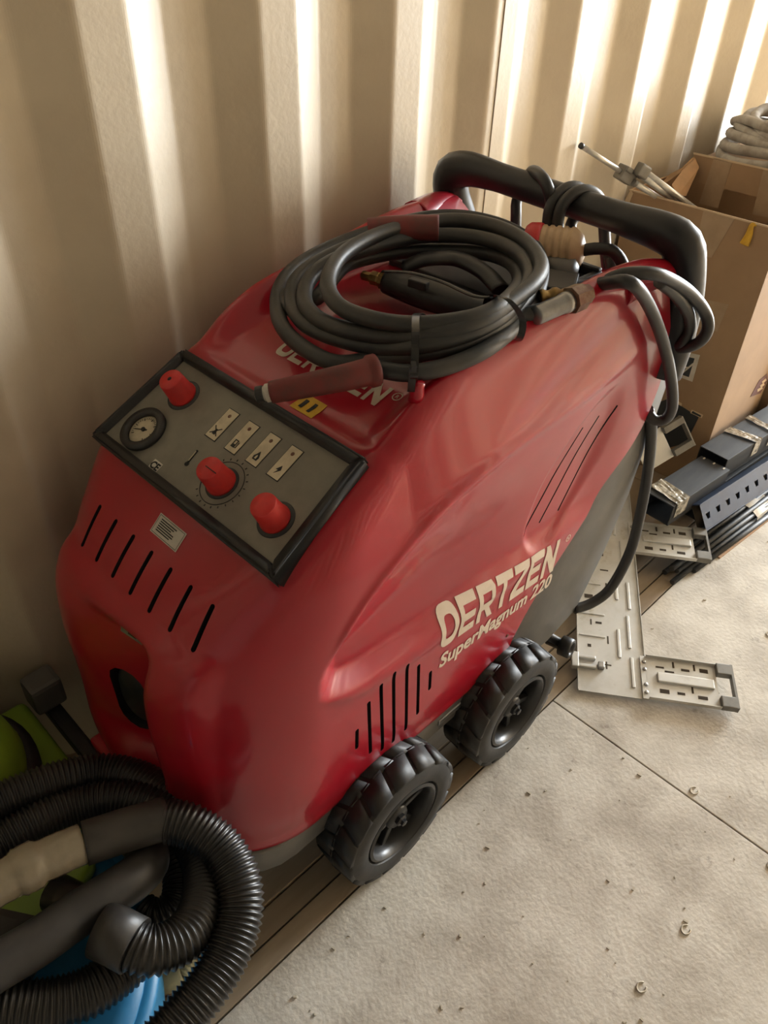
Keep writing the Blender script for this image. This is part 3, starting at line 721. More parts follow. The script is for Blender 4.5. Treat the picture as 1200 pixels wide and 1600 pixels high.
link('rim', rim, 'rim', wheel0, True, 0.5)
for k in range(6):
    a = 2 * PI * k / 6 + 0.3; d = Vector((math.cos(a), 0, math.sin(a)))
    bm = B(); box(bm, d * 0.043 + Vector((0, 0.027, 0)), (0.054, 0.012, 0.011), frame_rot(d, (0, 1, 0)), 0.002); link('spoke', bm, 'rim', wheel0)
link('wheel_disc', lathe(B(), [(0.067, 0.046), (0.067, 0.050)], (0, 0, 0), (0, 1, 0), 30), 'rim', wheel0)
link('hub', lathe(B(), [(0.024, 0.05), (0.024, 0.020), (0.020, 0.014), (0.001, 0.014)], (0, 0, 0), (0, 1, 0), 26), 'rim', wheel0, True, 0.5)
link('axle_nut', lathe(B(), [(0.0115, 0.016), (0.0115, 0.008), (0.0085, 0.006), (0.0065, 0.006), (0.0065, 0.001), (0.001, 0.0)], (0, 0, 0), (0, 1, 0), 6), 'rim', wheel0)
def wcopy(loc, rz, ry):
    c = wheel0.copy(); COL.objects.link(c); c.parent = washer; c.location = Vector(loc) - washer.location; c.rotation_euler = (0, ry, rz)
    for ch in wheel0.children:
        d = ch.copy(); COL.objects.link(d); d.parent = c
wheel0.location = Vector((0.546, -0.603, 0.1285)) - washer.location; wheel0.rotation_euler = (0, 0.2, 0)
wcopy((0.868, -0.598, 0.1285), 0, 0.75)
wcopy((0.546, -0.006, 0.1285), PI, 0.1); wcopy((0.868, -0.006, 0.1285), PI, 0.4)

# ---------------------------------------------------------------- high-pressure hose coiled on the deck
coil = empty('high_pressure_hose', (0.80, -0.33, 0.88), 'coiled black rubber pressure hose lying on the red deck of the washer', 'hose')
HR = 0.0112
L1 = [(0.62,-0.436,0.885),(0.642,-0.469,0.885),(0.687,-0.492,0.888),(0.748,-0.503,0.895),(0.83,-0.489,0.9),(0.919,-0.455,0.905),(1.004,-0.401,0.91),(1.064,-0.337,0.913),(1.088,-0.266,0.915),(1.079,-0.203,0.916),(1.044,-0.161,0.916),(0.989,-0.138,0.914),(0.909,-0.126,0.91),(0.831,-0.119,0.902),(0.756,-0.128,0.895),(0.692,-0.159,0.888),(0.642,-0.211,0.88),(0.614,-0.265,0.874),(0.606,-0.323,0.87),(0.616,-0.369,0.868)]
L2 = [(0.616,-0.369,0.868),(0.657,-0.397,0.872),(0.685,-0.45,0.89),(0.735,-0.481,0.9),(0.808,-0.485,0.91),(0.895,-0.46,0.918),(0.975,-0.408,0.922),(1.018,-0.346,0.926),(1.023,-0.275,0.928),(0.994,-0.218,0.928),(0.924,-0.184,0.926),(0.837,-0.172,0.92),(0.756,-0.173,0.912),(0.694,-0.19,0.902),(0.651,-0.235,0.892),(0.633,-0.289,0.886),(0.641,-0.354,0.886),(0.665,-0.413,0.89)]
L3 = [(0.662,-0.416,0.892),(0.687,-0.458,0.905),(0.741,-0.485,0.915),(0.813,-0.484,0.922),(0.895,-0.454,0.93),(0.949,-0.404,0.934),(0.97,-0.342,0.936),(0.948,-0.284,0.937),(0.893,-0.241,0.936),(0.817,-0.22,0.932),(0.748,-0.211,0.925),(0.695,-0.221,0.915),(0.654,-0.257,0.906),(0.636,-0.306,0.902),(0.643,-0.363,0.902),(0.671,-0.418,0.905)]
L4 = [(0.667,-0.42,0.907),(0.702,-0.464,0.918),(0.751,-0.486,0.926),(0.817,-0.484,0.934),(0.88,-0.474,0.94),(0.931,-0.446,0.944),(0.979,-0.383,0.947),(0.993,-0.315,0.949),(0.967,-0.259,0.95),(0.904,-0.229,0.95),(0.825,-0.222,0.948),(0.751,-0.235,0.944),(0.696,-0.264,0.938),(0.66,-0.301,0.932),(0.646,-0.343,0.926),(0.656,-0.391,0.924),(0.68,-0.43,0.924),(0.715,-0.463,0.928),(0.756,-0.483,0.932),(0.811,-0.479,0.934)]
L5 = [(0.822,-0.47,0.928),(0.907,-0.431,0.92),(0.964,-0.374,0.915),(0.974,-0.317,0.912),(0.941,-0.267,0.91),(0.894,-0.228,0.91),(0.841,-0.204,0.908),(0.786,-0.198,0.906),(0.728,-0.226,0.904),(0.688,-0.245,0.898),(0.674,-0.225,0.89),(0.683,-0.192,0.888)]
L6 = [(0.688,-0.187,0.888),(0.663,-0.204,0.886),(0.649,-0.243,0.886),(0.648,-0.295,0.89),(0.657,-0.343,0.893),(0.668,-0.398,0.896),(0.702,-0.455,0.897),(0.764,-0.479,0.9),(0.828,-0.48,0.905),(0.869,-0.503,0.91),(0.9,-0.512,0.914)]
pts = []
for L in (L1, L2[1:], L3[1:], L4[1:], L5[1:], L6[1:]): pts += L
path = resample(catmull(pts, 8), 0.008)
link('hose_run', tube(B(), path, HR, 14), 'hose', coil)
FR = [(0.847,-0.504,0.911),(0.943,-0.516,0.917)]
bm = B(); ax = Vector(FR[1]) - Vector(FR[0]); Lf = ax.length
lathe(bm, [(0.0118, 0), (0.0135, 0.002), (0.0135, Lf * 0.55), (0.015, Lf * 0.56), (0.015, Lf * 0.68), (0.0125, Lf * 0.7), (0.0125, Lf)], FR[0], ax, 20)
link('steel_ferrule', bm, 'steel', coil, True, 0.5)
FN = [(0.925,-0.515,0.917),(0.916,-0.489,0.915),(0.896,-0.474,0.912)]
bm = B(); lathe(bm, [(0.019, -0.012), (0.019, 0.010), (0.014, 0.012), (0.014, 0.024)], FN[0], ax, 8); link('hose_nut', bm, 'rust', coil)
bm = tube(B(), catmull(FN, 6), lambda i, s: 0.009 + 0.003 * (int(s / 0.009) % 2), 10); link('brass_coupling', bm, 'brass', coil)
# worn dark-red grips
SL = [(0.5,-0.374,0.872),(0.526,-0.398,0.88),(0.572,-0.428,0.888),(0.61,-0.442,0.89)]
sp = resample(catmull(SL, 10), 0.004); Ls = len(sp)
link('bend_protector', tube(B(), sp, lambda i, s: (0.0138 + 0.004 * i / Ls) if i < Ls - 3 else 0.0205, 18), 'sleeve', coil)
d = (sp[0] - sp[1]).normalized(); bm = B(); lathe(bm, [(0.0115, -0.004), (0.0115, 0.006), (0.009, 0.008), (0.009, 0.011)], sp[0], d, 16); link('end_collar', bm, 'white', coil)
bm = B(); lathe(bm, [(0.0095, 0.009), (0.0105, 0.010), (0.0105, 0.018), (0.006, 0.020)], sp[0], d, 16); link('end_fitting', bm, 'blackpl', coil)
SM = [(0.844,-0.186,0.94),(0.879,-0.219,0.946),(0.918,-0.264,0.95)]
sp = resample(catmull(SM, 10), 0.004)
link('bend_protector', tube(B(), sp, lambda i, s: 0.0215 - 0.05 * s * 0.1, 18, flat=0.9), 'sleeve', coil)
# cable ties holding the turns together
def tie(name, loop, tail, up=(0, 0, 1)):
    p = resample(catmull(loop, 8, closed=True), 0.004); bm = B()
    bw = 0.0046; n = len(p); cen = sum(p, Vector()) / n
    ax = Vector(up).normalized(); rings = []
    for q in p:
        r = (q - cen); r = (r - ax * r.dot(ax)).normalized()
        rings.append([bm.verts.new(q + r * a + ax * b) for a, b in ((0, -bw), (0.0014, -bw), (0.0014, bw), (0, bw))])
    for i in range(n):
        A, C = rings[i], rings[(i + 1) % n]
        for k in range(4): bm.faces.new((A[k], A[(k + 1) % 4], C[(k + 1) % 4], C[k]))
    if tail:
        a, b = Vector(tail[0]), Vector(tail[1]); box(bm, (a + b) / 2, ((b - a).length, bw * 2, 0.0014), frame_rot(b - a, (-0.45, -0.45, 0.75)))
        box(bm, a, (0.008, 0.008, 0.006), frame_rot(b - a, (0.5, -0.6, 0.5)))
    bmesh.ops.recalc_face_normals(bm, faces=bm.faces)
    return link(name, bm, 'tie', coil)
T1 = [(0.679,-0.441,0.94),(0.64,-0.476,0.942),(0.627,-0.489,0.918),(0.622,-0.494,0.896),(0.662,-0.46,0.866),(0.713,-0.421,0.862),(0.746,-0.397,0.88),(0.741,-0.399,0.905)]
TL = [(0.616,-0.497,0.915),(0.627,-0.486,0.872)]
tie('cable_tie', T1, TL, (0.72, -0.69, 0.0))
T2 = [(0.791,-0.471,0.944),(0.779,-0.506,0.952),(0.797,-0.518,0.925),(0.797,-0.518,0.9),(0.828,-0.485,0.878),(0.835,-0.45,0.885),(0.833,-0.432,0.905)]
tie('cable_tie', T2, None, (0.5, -0.85, 0.0))
TB = [(0.776,-0.286,0.925),(0.783,-0.332,0.935),(0.793,-0.382,0.935),(0.784,-0.446,0.938),(0.787,-0.479,0.946)]
link('tie_strap', tube(B(), resample(catmull(TB, 8), 0.006), 0.0045, 6, flat=0.4), 'tie', coil)

# ---------------------------------------------------------------- spray gun in the middle of the coil
gun = empty('spray_gun', (0.83, -0.34, 0.87), 'black spray gun with a brass nozzle lying inside the hose coil', 'spray gun')
GB = [(0.813,-0.261,0.892),(0.819,-0.3,0.893),(0.827,-0.356,0.893),(0.837,-0.408,0.892),(0.844,-0.431,0.89)]
gp = resample(catmull(GB, 10), 0.005); ng = len(gp)
link('gun_body', tube(B(), gp, lambda i, s: 0.013 + 0.014 * math.sin(PI * min(1, 0.18 + 0.75 * i / ng)), 18, flat=0.85), 'blackpl', gun)
GH = [(0.858,-0.252,0.9),(0.878,-0.277,0.915),(0.915,-0.308,0.915),(0.92,-0.356,0.908),(0.91,-0.401,0.895)]
link('gun_handle', tube(B(), resample(catmull(GH, 8), 0.006), lambda i, s: 0.020 - 0.03 * abs(s - 0.1), 14, flat=0.55), 'blackpl', gun)
GT = [(0.791,-0.325,0.918),(0.797,-0.354,0.918)]
link('trigger_lock', obox('t', GT[0], GT[1], 0.012, 0.012, 'blackpl').data, 'blackpl', gun); bpy.data.objects.remove(bpy.data.objects['t'])
GN = [(0.815,-0.265,0.892),(0.81,-0.245,0.891),(0.807,-0.212,0.889)]
g0, g2 = Vector(GN[0]), Vector(GN[2]); Ln = (g2 - g0).length
bm = B(); lathe(bm, [(0.014, 0), (0.014, Ln * 0.3), (0.009, Ln * 0.32), (0.011, Ln * 0.4), (0.011, Ln * 0.62), (0.0075, Ln * 0.64), (0.0075, Ln * 0.95), (0.005, Ln)], g0, g2 - g0, 8)
link('brass_nozzle', bm, 'brass', gun)

# ---------------------------------------------------------------- power cable and plug
pc_ = empty('power_cable', (1.17, -0.40, 0.90), 'black power cable looped over the washer handle with a beige ribbed plug', 'cable')
def cable(name, pts, r=0.0098, m='cable'): return link(name, tube(B(), resample(catmull(pts, 10), 0.008), r, 12), m, pc_)
PL = [(1.085,-0.334,0.897),(1.115,-0.401,0.907)]
a = Vector(PL[0]); ax = (Vector(PL[1]) - a); Lp = ax.length
prof = [(0.034, 0.0), (0.038, 0.004)]
h = 0.008
while h < Lp - 0.012:
    f = 1 - 0.12 * h / Lp
    prof += [(0.0370 * f, h), (0.0395 * f, h + 0.0025), (0.0395 * f, h + 0.006), (0.0370 * f, h + 0.0085)]; h += 0.0115
prof += [(0.029, Lp - 0.006), (0.024, Lp), (0.012, Lp + 0.004)]
plg = link('power_plug', lathe(B(), prof, a, ax, 32), 'plug', pc_, True, 0.5)
link('plug_face', lathe(B(), [(0.0400, 0.010), (0.042, 0.006), (0.042, -0.010), (0.038, -0.016), (0.030, -0.016), (0.030, -0.004)], a, ax, 30), 'plugred', plg, True, 0.5)
bm = B(); tube(bm, catmull([(1.075,-0.355,0.879),(1.07,-0.368,0.857),(1.06,-0.373,0.834)], 6), 0.008, 10, flat=0.4); link('plug_latch', bm, 'brass', plg)
cable('cable_run', [(1.112,-0.397,0.906),(1.125,-0.423,0.914),(1.14,-0.442,0.911),(1.15,-0.457,0.893),(1.15,-0.461,0.875),(1.14,-0.451,0.859),(1.13,-0.427,0.859)])
cable('cable_run', [(1.12,-0.36,0.863),(1.09,-0.394,0.862),(1.04,-0.451,0.883),(0.995,-0.516,0.92),(0.985,-0.56,0.937),(1.058,-0.56,0.884),(1.13,-0.565,0.805),(1.19,-0.571,0.719),(1.22,-0.576,0.653),(1.23,-0.567,0.619),(1.22,-0.551,0.614),(1.215,-0.534,0.63)])
cable('cable_run', [(1.04,-0.483,0.894),(1.01,-0.521,0.926),(1.02,-0.539,0.935),(1.06,-0.564,0.93),(1.145,-0.573,0.888),(1.2,-0.588,0.843),(1.21,-0.599,0.814),(1.21,-0.592,0.786),(1.215,-0.564,0.764),(1.22,-0.542,0.77)])
cable('cable_run', [(1.085,-0.555,0.911),(1.14,-0.564,0.876),(1.185,-0.571,0.836),(1.21,-0.571,0.801),(1.21,-0.565,0.776),(1.22,-0.551,0.761)])
cable('cable_run', [(1.215,-0.536,0.631),(1.24,-0.541,0.589),(1.27,-0.544,0.497),(1.28,-0.552,0.385),(1.26,-0.564,0.283),(1.22,-0.562,0.201),(1.18,-0.547,0.171),(1.14,-0.527,0.165)], 0.0108)
cable('handle_wrap', [(1.185,-0.22,0.871),(1.185,-0.215,0.904),(1.195,-0.206,0.925),(1.215,-0.206,0.951),(1.18,-0.24,0.983),(1.14,-0.289,0.99),(1.135,-0.309,0.973),(1.15,-0.309,0.944)])
for dx in (0, 17):
    pts = [(x + dx, y + dx * 0.2, X_) for x, y, X_ in ()]
W1 = [(1.125,-0.33,0.902),(1.125,-0.322,0.932),(1.13,-0.321,0.958),(1.155,-0.322,0.975),(1.185,-0.329,0.976),(1.205,-0.338,0.958),(1.2,-0.332,0.935),(1.185,-0.33,0.916),(1.175,-0.342,0.898)]
W2 = [(1.125,-0.347,0.91),(1.125,-0.341,0.937),(1.13,-0.342,0.963),(1.155,-0.349,0.979),(1.185,-0.359,0.975),(1.205,-0.368,0.955),(1.2,-0.383,0.926),(1.195,-0.398,0.889),(1.19,-0.414,0.856)]
cable('handle_wrap', W1); cable('handle_wrap', W2)
cable('cable_run', [(1.15,-0.354,0.84),(1.16,-0.368,0.833),(1.17,-0.408,0.831),(1.18,-0.427,0.857),(1.19,-0.41,0.883)])

# ---------------------------------------------------------------- cable tray lying on the floor
def frame2(o, ux, nz=(0, 0, 1)):
    R = frame_rot(ux, nz); return Matrix.Translation(Vector(o)) @ R.to_4x4()
tray = empty('cable_tray', (1.18, -0.727, 0.0), 'galvanised perforated cable tray with side arms lying behind the rear wheel', 'cable tray')
TU = Vector((0.811, 0.585, 0)).normalized(); TSL = 0.10
TU = Vector((TU.x, TU.y, TSL)).normalized()
TM = frame2((1.180, -0.727, 0.008), TU)      # local x along the tray, local y to its left (towards the washer)
def tb(bm, x0, x1, y0, y1, z0, z1, bev=0.0):
    t = B(); box(t, ((x0 + x1) / 2, (y0 + y1) / 2, (z0 + z1) / 2), (abs(x1 - x0), abs(y1 - y0), abs(z1 - z0)), None, bev)
    bmesh.ops.transform(t, matrix=TM, verts=t.verts); fixidx(t); merge(bm, t); return bm
PW = 0.150
bm = B(); tb(bm, 0, 0.74, 0, PW, 0, 0.002)
tb(bm, 0, 0.74, 0, 0.0015, 0.002, 0.006); tb(bm, 0, 0.74, PW - 0.0015, PW, 0.002, 0.006)
link('tray_sheet', bm, 'galv', tray)
for x0, x1, yy in ((0.025, 0.105, 0.026), (0.13, 0.225, 0.028), (0.10, 0.18, 0.052), (0.245, 0.33, 0.022), (0.27, 0.35, 0.05), (0.38, 0.47, 0.03), (0.49, 0.58, 0.045), (0.62, 0.70, 0.03)):
    link('pressed_rib', tb(B(), x0, x1, yy, yy + 0.007, 0.0015, 0.0045, 0.0014), 'galv', tray)
for x0, y0, L in ((0.15, 0.085, 0.06), (0.215, 0.085, 0.06), (0.31, 0.09, 0.05)):
    link('pressed_rib', tb(B(), x0, x0 + 0.005, y0, y0 + L, 0.0015, 0.004, 0.0012), 'galv', tray)
bm = B()
for x0, y0, lx, ly in ((0.075, 0.075, 0.003, 0.022), (0.065, 0.084, 0.02, 0.003), (0.09, 0.115, 0.003, 0.025), (0.12, 0.118, 0.008, 0.008), (0.135, 0.078, 0.022, 0.003), (0.185, 0.115, 0.016, 0.003), (0.19, 0.092, 0.006, 0.014),
                       (0.29, 0.075, 0.03, 0.004), (0.265, 0.11, 0.012, 0.02), (0.32, 0.12, 0.004, 0.01), (0.36, 0.07, 0.004, 0.02), (0.41, 0.08, 0.02, 0.004)):
    tb(bm, x0, x0 + lx, y0, y0 + ly, 0.0018, 0.0024)
tag(link('punched_slots', bm, 'gap', tray), kind='stuff')
link('edge_clip', tb(tb(tb(B(), 0.055, 0.095, PW - 0.002, PW + 0.014, -0.001, 0.012, 0.002), 0.058, 0.066, PW - 0.04, PW, 0.002, 0.010, 0.002), 0.082, 0.090, PW - 0.04, PW, 0.002, 0.010, 0.002), 'galv', tray)
link('clip_bolt', tb(B(), 0.060, 0.076, PW - 0.058, PW - 0.044, 0.002, 0.013, 0.002), 'steel', tray)
def arm(x0, z0):
    W = 0.112; L = 0.150
    a = link('side_arm', tb(tb(tb(B(), x0, x0 + W, -L, 0.012, z0 + 0.002, z0 + 0.004), x0, x0 + 0.0016, -L, 0.0, z0 + 0.004, z0 + 0.012), x0 + W - 0.0016, x0 + W, -L, 0.0, z0 + 0.004, z0 + 0.012), 'galv', tray)
    link('raised_channel', tb(B(), x0 + 0.046, x0 + 0.070, -L + 0.008, -0.022, z0 + 0.0035, z0 + 0.010, 0.002), 'galv', a)
    e = B(); tb(e, x0, x0 + 0.028, -L - 0.032, -L, z0 + 0.0, z0 + 0.016, 0.002); tb(e, x0 + W - 0.028, x0 + W, -L - 0.032, -L, z0 + 0.0, z0 + 0.016, 0.002); tb(e, x0, x0 + W, -L - 0.035, -L - 0.030, z0 + 0.0, z0 + 0.016)
    link('end_bracket', e, 'galvd', a)
    for xx in (0.016, 0.036, 0.076, 0.096):
        bm = B(); lathe(bm, [(0.0042, 0.002), (0.0042, 0.0062), (0.002, 0.007)], TM @ Vector((x0 + xx, 0.004, z0)), TM.to_3x3() @ Vector((0, 0, 1)), 10); link('rivet', bm, 'steel', a)
    s = B()
    for xx, yy, lx, ly in ((0.018, -0.115, 0.008, 0.02), (0.02, -0.035, 0.01, 0.02), (0.022, -0.07, 0.006, 0.016), (0.085, -0.03, 0.004, 0.018), (0.09, -0.06, 0.016, 0.004), (0.085, -0.085, 0.006, 0.018), (0.09, -0.105, 0.016, 0.004), (0.03, -0.095, 0.016, 0.004), (0.088, -0.125, 0.010, 0.018), (0.076, -0.05, 0.004, 0.02)):
        tb(s, x0 + xx, x0 + xx + lx, yy - ly / 2, yy + ly / 2, z0 + 0.0038, z0 + 0.0046)
    tag(link('punched_slots', s, 'gap', a), kind='stuff')
arm(0.0, 0.002); arm(0.430, 0.002)
bm = B()
TBR = [(1.704,-0.347,0.2),(1.775,-0.377,0.235)]
br = empty('mounting_bracket', TBR[0], 'dull yellowish metal bracket poking out behind the washer near the cardboard box', 'bracket')
link('bracket_plate', obox('t', TBR[0], Vector(TBR[1]) , 0.09, 0.004, 'galv', None, 0.001, (0.3, -0.75, 0.6)).data, 'galv', br); bpy.data.objects.remove(bpy.data.objects['t'])
q = Vector(TBR[1]); bm = B()
R_ = frame_rot(Vector(TBR[1]) - Vector(TBR[0]), (0.3, -0.75, 0.6))
for c, s in (((0.03, 0.035, 0.006), (0.06, 0.018, 0.02)), ((0.03, -0.035, 0.006), (0.06, 0.018, 0.02)), ((0.058, 0, 0.006), (0.005, 0.09, 0.02))):
    box(bm, q + R_ @ Vector(c), s, R_, 0.002)
link('bracket_end', bm, 'galvd', br)

# ---------------------------------------------------------------- cardboard boxes by the wall
XB, BZ = 1.97, 0.002
def panel_box(root, x0, x1, y0, y1, z0, z1, t=0.006, open_top=True):
    link('box_side', simple := box(B(), (x0 + t / 2, (y0 + y1) / 2, (z0 + z1) / 2), (t, y1 - y0, z1 - z0)), 'card', root)
    link('box_side', box(B(), (x1 - t / 2, (y0 + y1) / 2, (z0 + z1) / 2), (t, y1 - y0, z1 - z0)), 'card', root)
    link('box_side', box(B(), ((x0 + x1) / 2, y0 + t / 2, (z0 + z1) / 2), (x1 - x0 - 2 * t - 0.001, t, z1 - z0)), 'card', root)
    link('box_side', box(B(), ((x0 + x1) / 2, y1 - t / 2, (z0 + z1) / 2), (x1 - x0 - 2 * t - 0.001, t, z1 - z0)), 'cardin', root)
    link('box_bottom', box(B(), ((x0 + x1) / 2, (y0 + y1) / 2, z0 + t / 2), (x1 - x0 - 2 * t, y1 - y0 - 2 * t, t)), 'card', root)
b1 = empty('cardboard_box', (XB + 0.2, -0.22, BZ), 'tall open brown cardboard box with tape strips, holding white metal tubes, behind the washer handle', 'box')
BY0, BY1, BT = -0.418, -0.012, 0.758
panel_box(b1, XB, XB + 0.33, BY0, BY1, BZ, BT)
def xq(pts, dx=-0.0012):  # flat print on the face x = XB
    return [(XB + dx, a, b) for a, b in pts]
def face_poly(name, quads, m, parent, dx=-0.0012, th=0.0008):
    bm = B()
    for q in quads:
        t = B(); A = [t.verts.new((XB + dx, a, b)) for a, b in q]; D = [t.verts.new((XB + dx + th, a, b)) for a, b in q]; n = len(q)
        t.faces.new(A); t.faces.new(D[::-1])
        for i in range(n): t.faces.new((A[i], D[i], D[(i + 1) % n], A[(i + 1) % n]))
        bmesh.ops.recalc_face_normals(t, faces=t.faces); fixidx(t); merge(bm, t)
    return link(name, bm, m, parent)
def YZ(pts): return [(b, c) for a, b, c in pts]
face_poly('tape_strip', [YZ([(1.97,-0.222,0.756),(1.97,-0.303,0.755),(1.97,-0.275,0.652),(1.97,-0.226,0.645)])], 'tape', b1)
face_poly('torn_edge', [[(BY0, BT - 0.003), (BY1, BT - 0.003), (BY1, BT + 0.001), (BY0, BT + 0.001)]], 'cardedge', b1)
TQ = [(1.97,0.007,0.714),(1.97,-0.023,0.76),(1.97,-0.014,0.752),(1.97,-0.005,0.697)]
face_poly('torn_flap', [YZ([(1.97,-0.016,0.758),(1.97,-0.001,0.712),(1.97,0.001,0.689),(1.97,-0.017,0.71),(1.97,-0.026,0.751)])], 'cardedge', b1, -0.002)
face_poly('box_tag', [YZ([(1.97,-0.263,0.39),(1.97,-0.321,0.399),(1.97,-0.323,0.319),(1.97,-0.273,0.317)])], 'white', b1)
face_poly('tag_print', [YZ([(1.97,-0.272,0.38),(1.97,-0.31,0.385),(1.97,-0.31,0.328),(1.97,-0.272,0.327)])], 'print', b1, -0.0018)
LA = YZ([(1.97,-0.288,0.331),(1.97,-0.276,0.362),(1.97,-0.311,0.37),(1.97,-0.283,0.349),(1.97,-0.301,0.354)])
def stroke(a, b, w=0.0022):
    a, b = Vector((*a, 0)), Vector((*b, 0)); d = (b - a).normalized(); n = Vector((-d.y, d.x, 0)) * w
    return [tuple((a + n)[:2]), tuple((b + n)[:2]), tuple((b - n)[:2]), tuple((a - n)[:2])]
for a_, b_ in ((0, 1), (0, 2), (3, 4)): face_poly('tag_letter', [stroke(LA[a_], LA[b_])], 'white', b1, -0.0024 - 0.0003 * b_)
face_poly('dark_print', [YZ([(1.97,-0.274,0.246),(1.97,-0.37,0.226),(1.97,-0.358,0.135),(1.97,-0.237,0.029),(1.97,-0.198,0.174)])], 'print', b1)
PB = [(1.97,-0.345,0.24),(1.97,-0.38,0.239),(1.97,-0.379,0.228),(1.97,-0.344,0.229),(1.97,-0.297,0.248),(1.97,-0.313,0.246),(1.97,-0.314,0.238),(1.97,-0.297,0.24)]
pb_ = YZ(PB); face_poly('print_frame', [pb_[0:4]], 'cardedge', b1, -0.0018); face_poly('print_frame', [pb_[4:8]], 'cardedge', b1, -0.0018)
PBI = [(1.97,-0.349,0.238),(1.97,-0.375,0.235),(1.97,-0.375,0.23),(1.97,-0.347,0.231)]
face_poly('print_bar', [YZ(PBI)], 'print', b1, -0.0024)
face_poly('tape_patch', [YZ([(1.97,-0.261,0.542),(1.97,-0.353,0.553),(1.97,-0.345,0.476),(1.97,-0.262,0.47)])], 'tape', b1, -0.0006)
# print on the lit right-hand face (y = BY0)
def yface(name, quads, m, off=0.0012):
    bm = B()
    for q in quads:
        t = B(); A = [t.verts.new((a, BY0 - off, b)) for a, b in q]; D = [t.verts.new((a, BY0 - off + 0.0008, b)) for a, b in q]; n = len(q)
        t.faces.new(A); t.faces.new(D[::-1])
        for i in range(n): t.faces.new((A[i], D[i], D[(i + 1) % n], A[(i + 1) % n]))
        bmesh.ops.recalc_face_normals(t, faces=t.faces); fixidx(t); merge(bm, t)
    return link(name, bm, m, b1)
def XZp(pts): return [(a, c) for a, b, c in pts]
yface('side_print', [XZp([(2.216,-0.418,0.272),(2.266,-0.418,0.275),(2.295,-0.418,0.242),(2.274,-0.418,0.207),(2.19,-0.418,0.227)])], 'printbr')
sp_ = XZp([(2.244,-0.418,0.257),(2.27,-0.418,0.258),(2.283,-0.418,0.247),(2.257,-0.418,0.246),(2.24,-0.418,0.246),(2.267,-0.418,0.244),(2.281,-0.418,0.233),(2.255,-0.418,0.232),(2.229,-0.418,0.237),(2.263,-0.418,0.233),(2.276,-0.418,0.222),(2.238,-0.418,0.225)])
yface('side_print_marks', [sp_[0:4], sp_[4:8], sp_[8:12]], 'cardedge', 0.0018)
TK = [(1.965,-0.336,0.749),(1.965,-0.365,0.756),(1.965,-0.389,0.732),(1.965,-0.372,0.709),(1.965,-0.342,0.711)]
bm = B(); tube(bm, catmull([(1.96,-0.347,0.707),(1.962,-0.35,0.729),(1.966,-0.349,0.752),(1.975,-0.36,0.753),(1.985,-0.38,0.741)], 6), lambda i, s: 0.012 - 0.13 * s if s < 0.06 else 0.004, 8, flat=0.5); link('tape_curl', bm, 'yellow', b1)
# tall back flap standing up, with tape and a torn left end
XF = XB + 0.243
FQ = [(a, max(b, BT - 0.01)) for a, b in YZ([(2.213,-0.052,0.816),(2.213,-0.277,0.817),(2.213,-0.345,0.71),(2.213,-0.053,0.663),(2.213,-0.068,0.719),(2.213,-0.046,0.74)])]
bm = B(); A = [bm.verts.new((XF, a, b)) for a, b in FQ]; D = [bm.verts.new((XF + 0.005, a, b)) for a, b in FQ]
bm.faces.new(A); bm.faces.new(D[::-1])
for i in range(len(FQ)): bm.faces.new((A[i], D[i], D[(i + 1) % len(FQ)], A[(i + 1) % len(FQ)]))
bmesh.ops.recalc_face_normals(bm, faces=bm.faces); link('box_flap', bm, 'card', b1)
XB_ = XB; XB = XF
face_poly('tape_strip', [YZ([(2.213,-0.109,0.816),(2.213,-0.16,0.815),(2.213,-0.158,0.697),(2.213,-0.102,0.696)])], 'tape', b1)
face_poly('tape_strip', [YZ([(2.213,-0.246,0.815),(2.213,-0.273,0.815),(2.213,-0.296,0.706),(2.213,-0.254,0.704)])], 'tape', b1)
face_poly('torn_edge', [YZ([(2.213,-0.049,0.819),(2.213,-0.278,0.82),(2.213,-0.279,0.816),(2.213,-0.05,0.814)])], 'cardedge', b1)
XB = XB_
FL = [(2.2,-0.063,0.807),(2.19,-0.085,0.79),(2.1,-0.11,0.739),(2.06,-0.106,0.749),(2.06,-0.083,0.767),(2.13,-0.069,0.787)]
bm = B(); t = [bm.verts.new(q) for q in FL]; bm.faces.new(t); r = bmesh.ops.extrude_face_region(bm, geom=bm.faces[:])
bmesh.ops.translate(bm, vec=(0.004, 0.003, 0.002), verts=[v for v in r['geom'] if isinstance(v, bmesh.types.BMVert)]); bmesh.ops.recalc_face_normals(bm, faces=bm.faces); link('torn_flap', bm, 'cardin', b1)
FL = [(2.08,-0.053,0.765),(2.14,-0.057,0.783),(2.19,-0.06,0.811),(2.19,-0.038,0.781),(2.16,-0.021,0.765),(2.08,-0.038,0.753)]
bm = B(); t = [bm.verts.new((q[0], min(q[1], -0.016), q[2])) for q in FL]; bm.faces.new(t); r = bmesh.ops.extrude_face_region(bm, geom=bm.faces[:])
bmesh.ops.translate(bm, vec=(0.003, -0.003, 0.0), verts=[v for v in r['geom'] if isinstance(v, bmesh.types.BMVert)]); bmesh.ops.recalc_face_normals(bm, faces=bm.faces); link('torn_flap', bm, 'cardin', b1)

b2 = empty('cardboard_box', (2.52, -0.25, 0.0), 'second brown cardboard box hidden behind the tall one, carrying the grey rope', 'box')
X2 = 2.31
panel_box(b2, X2, X2 + 0.42, -0.44, -0.02, 0.0, 0.775)
link('box_lid', box(B(), (X2 + 0.21, -0.23, 0.779), (0.418, 0.418, 0.006)), 'card', b2)

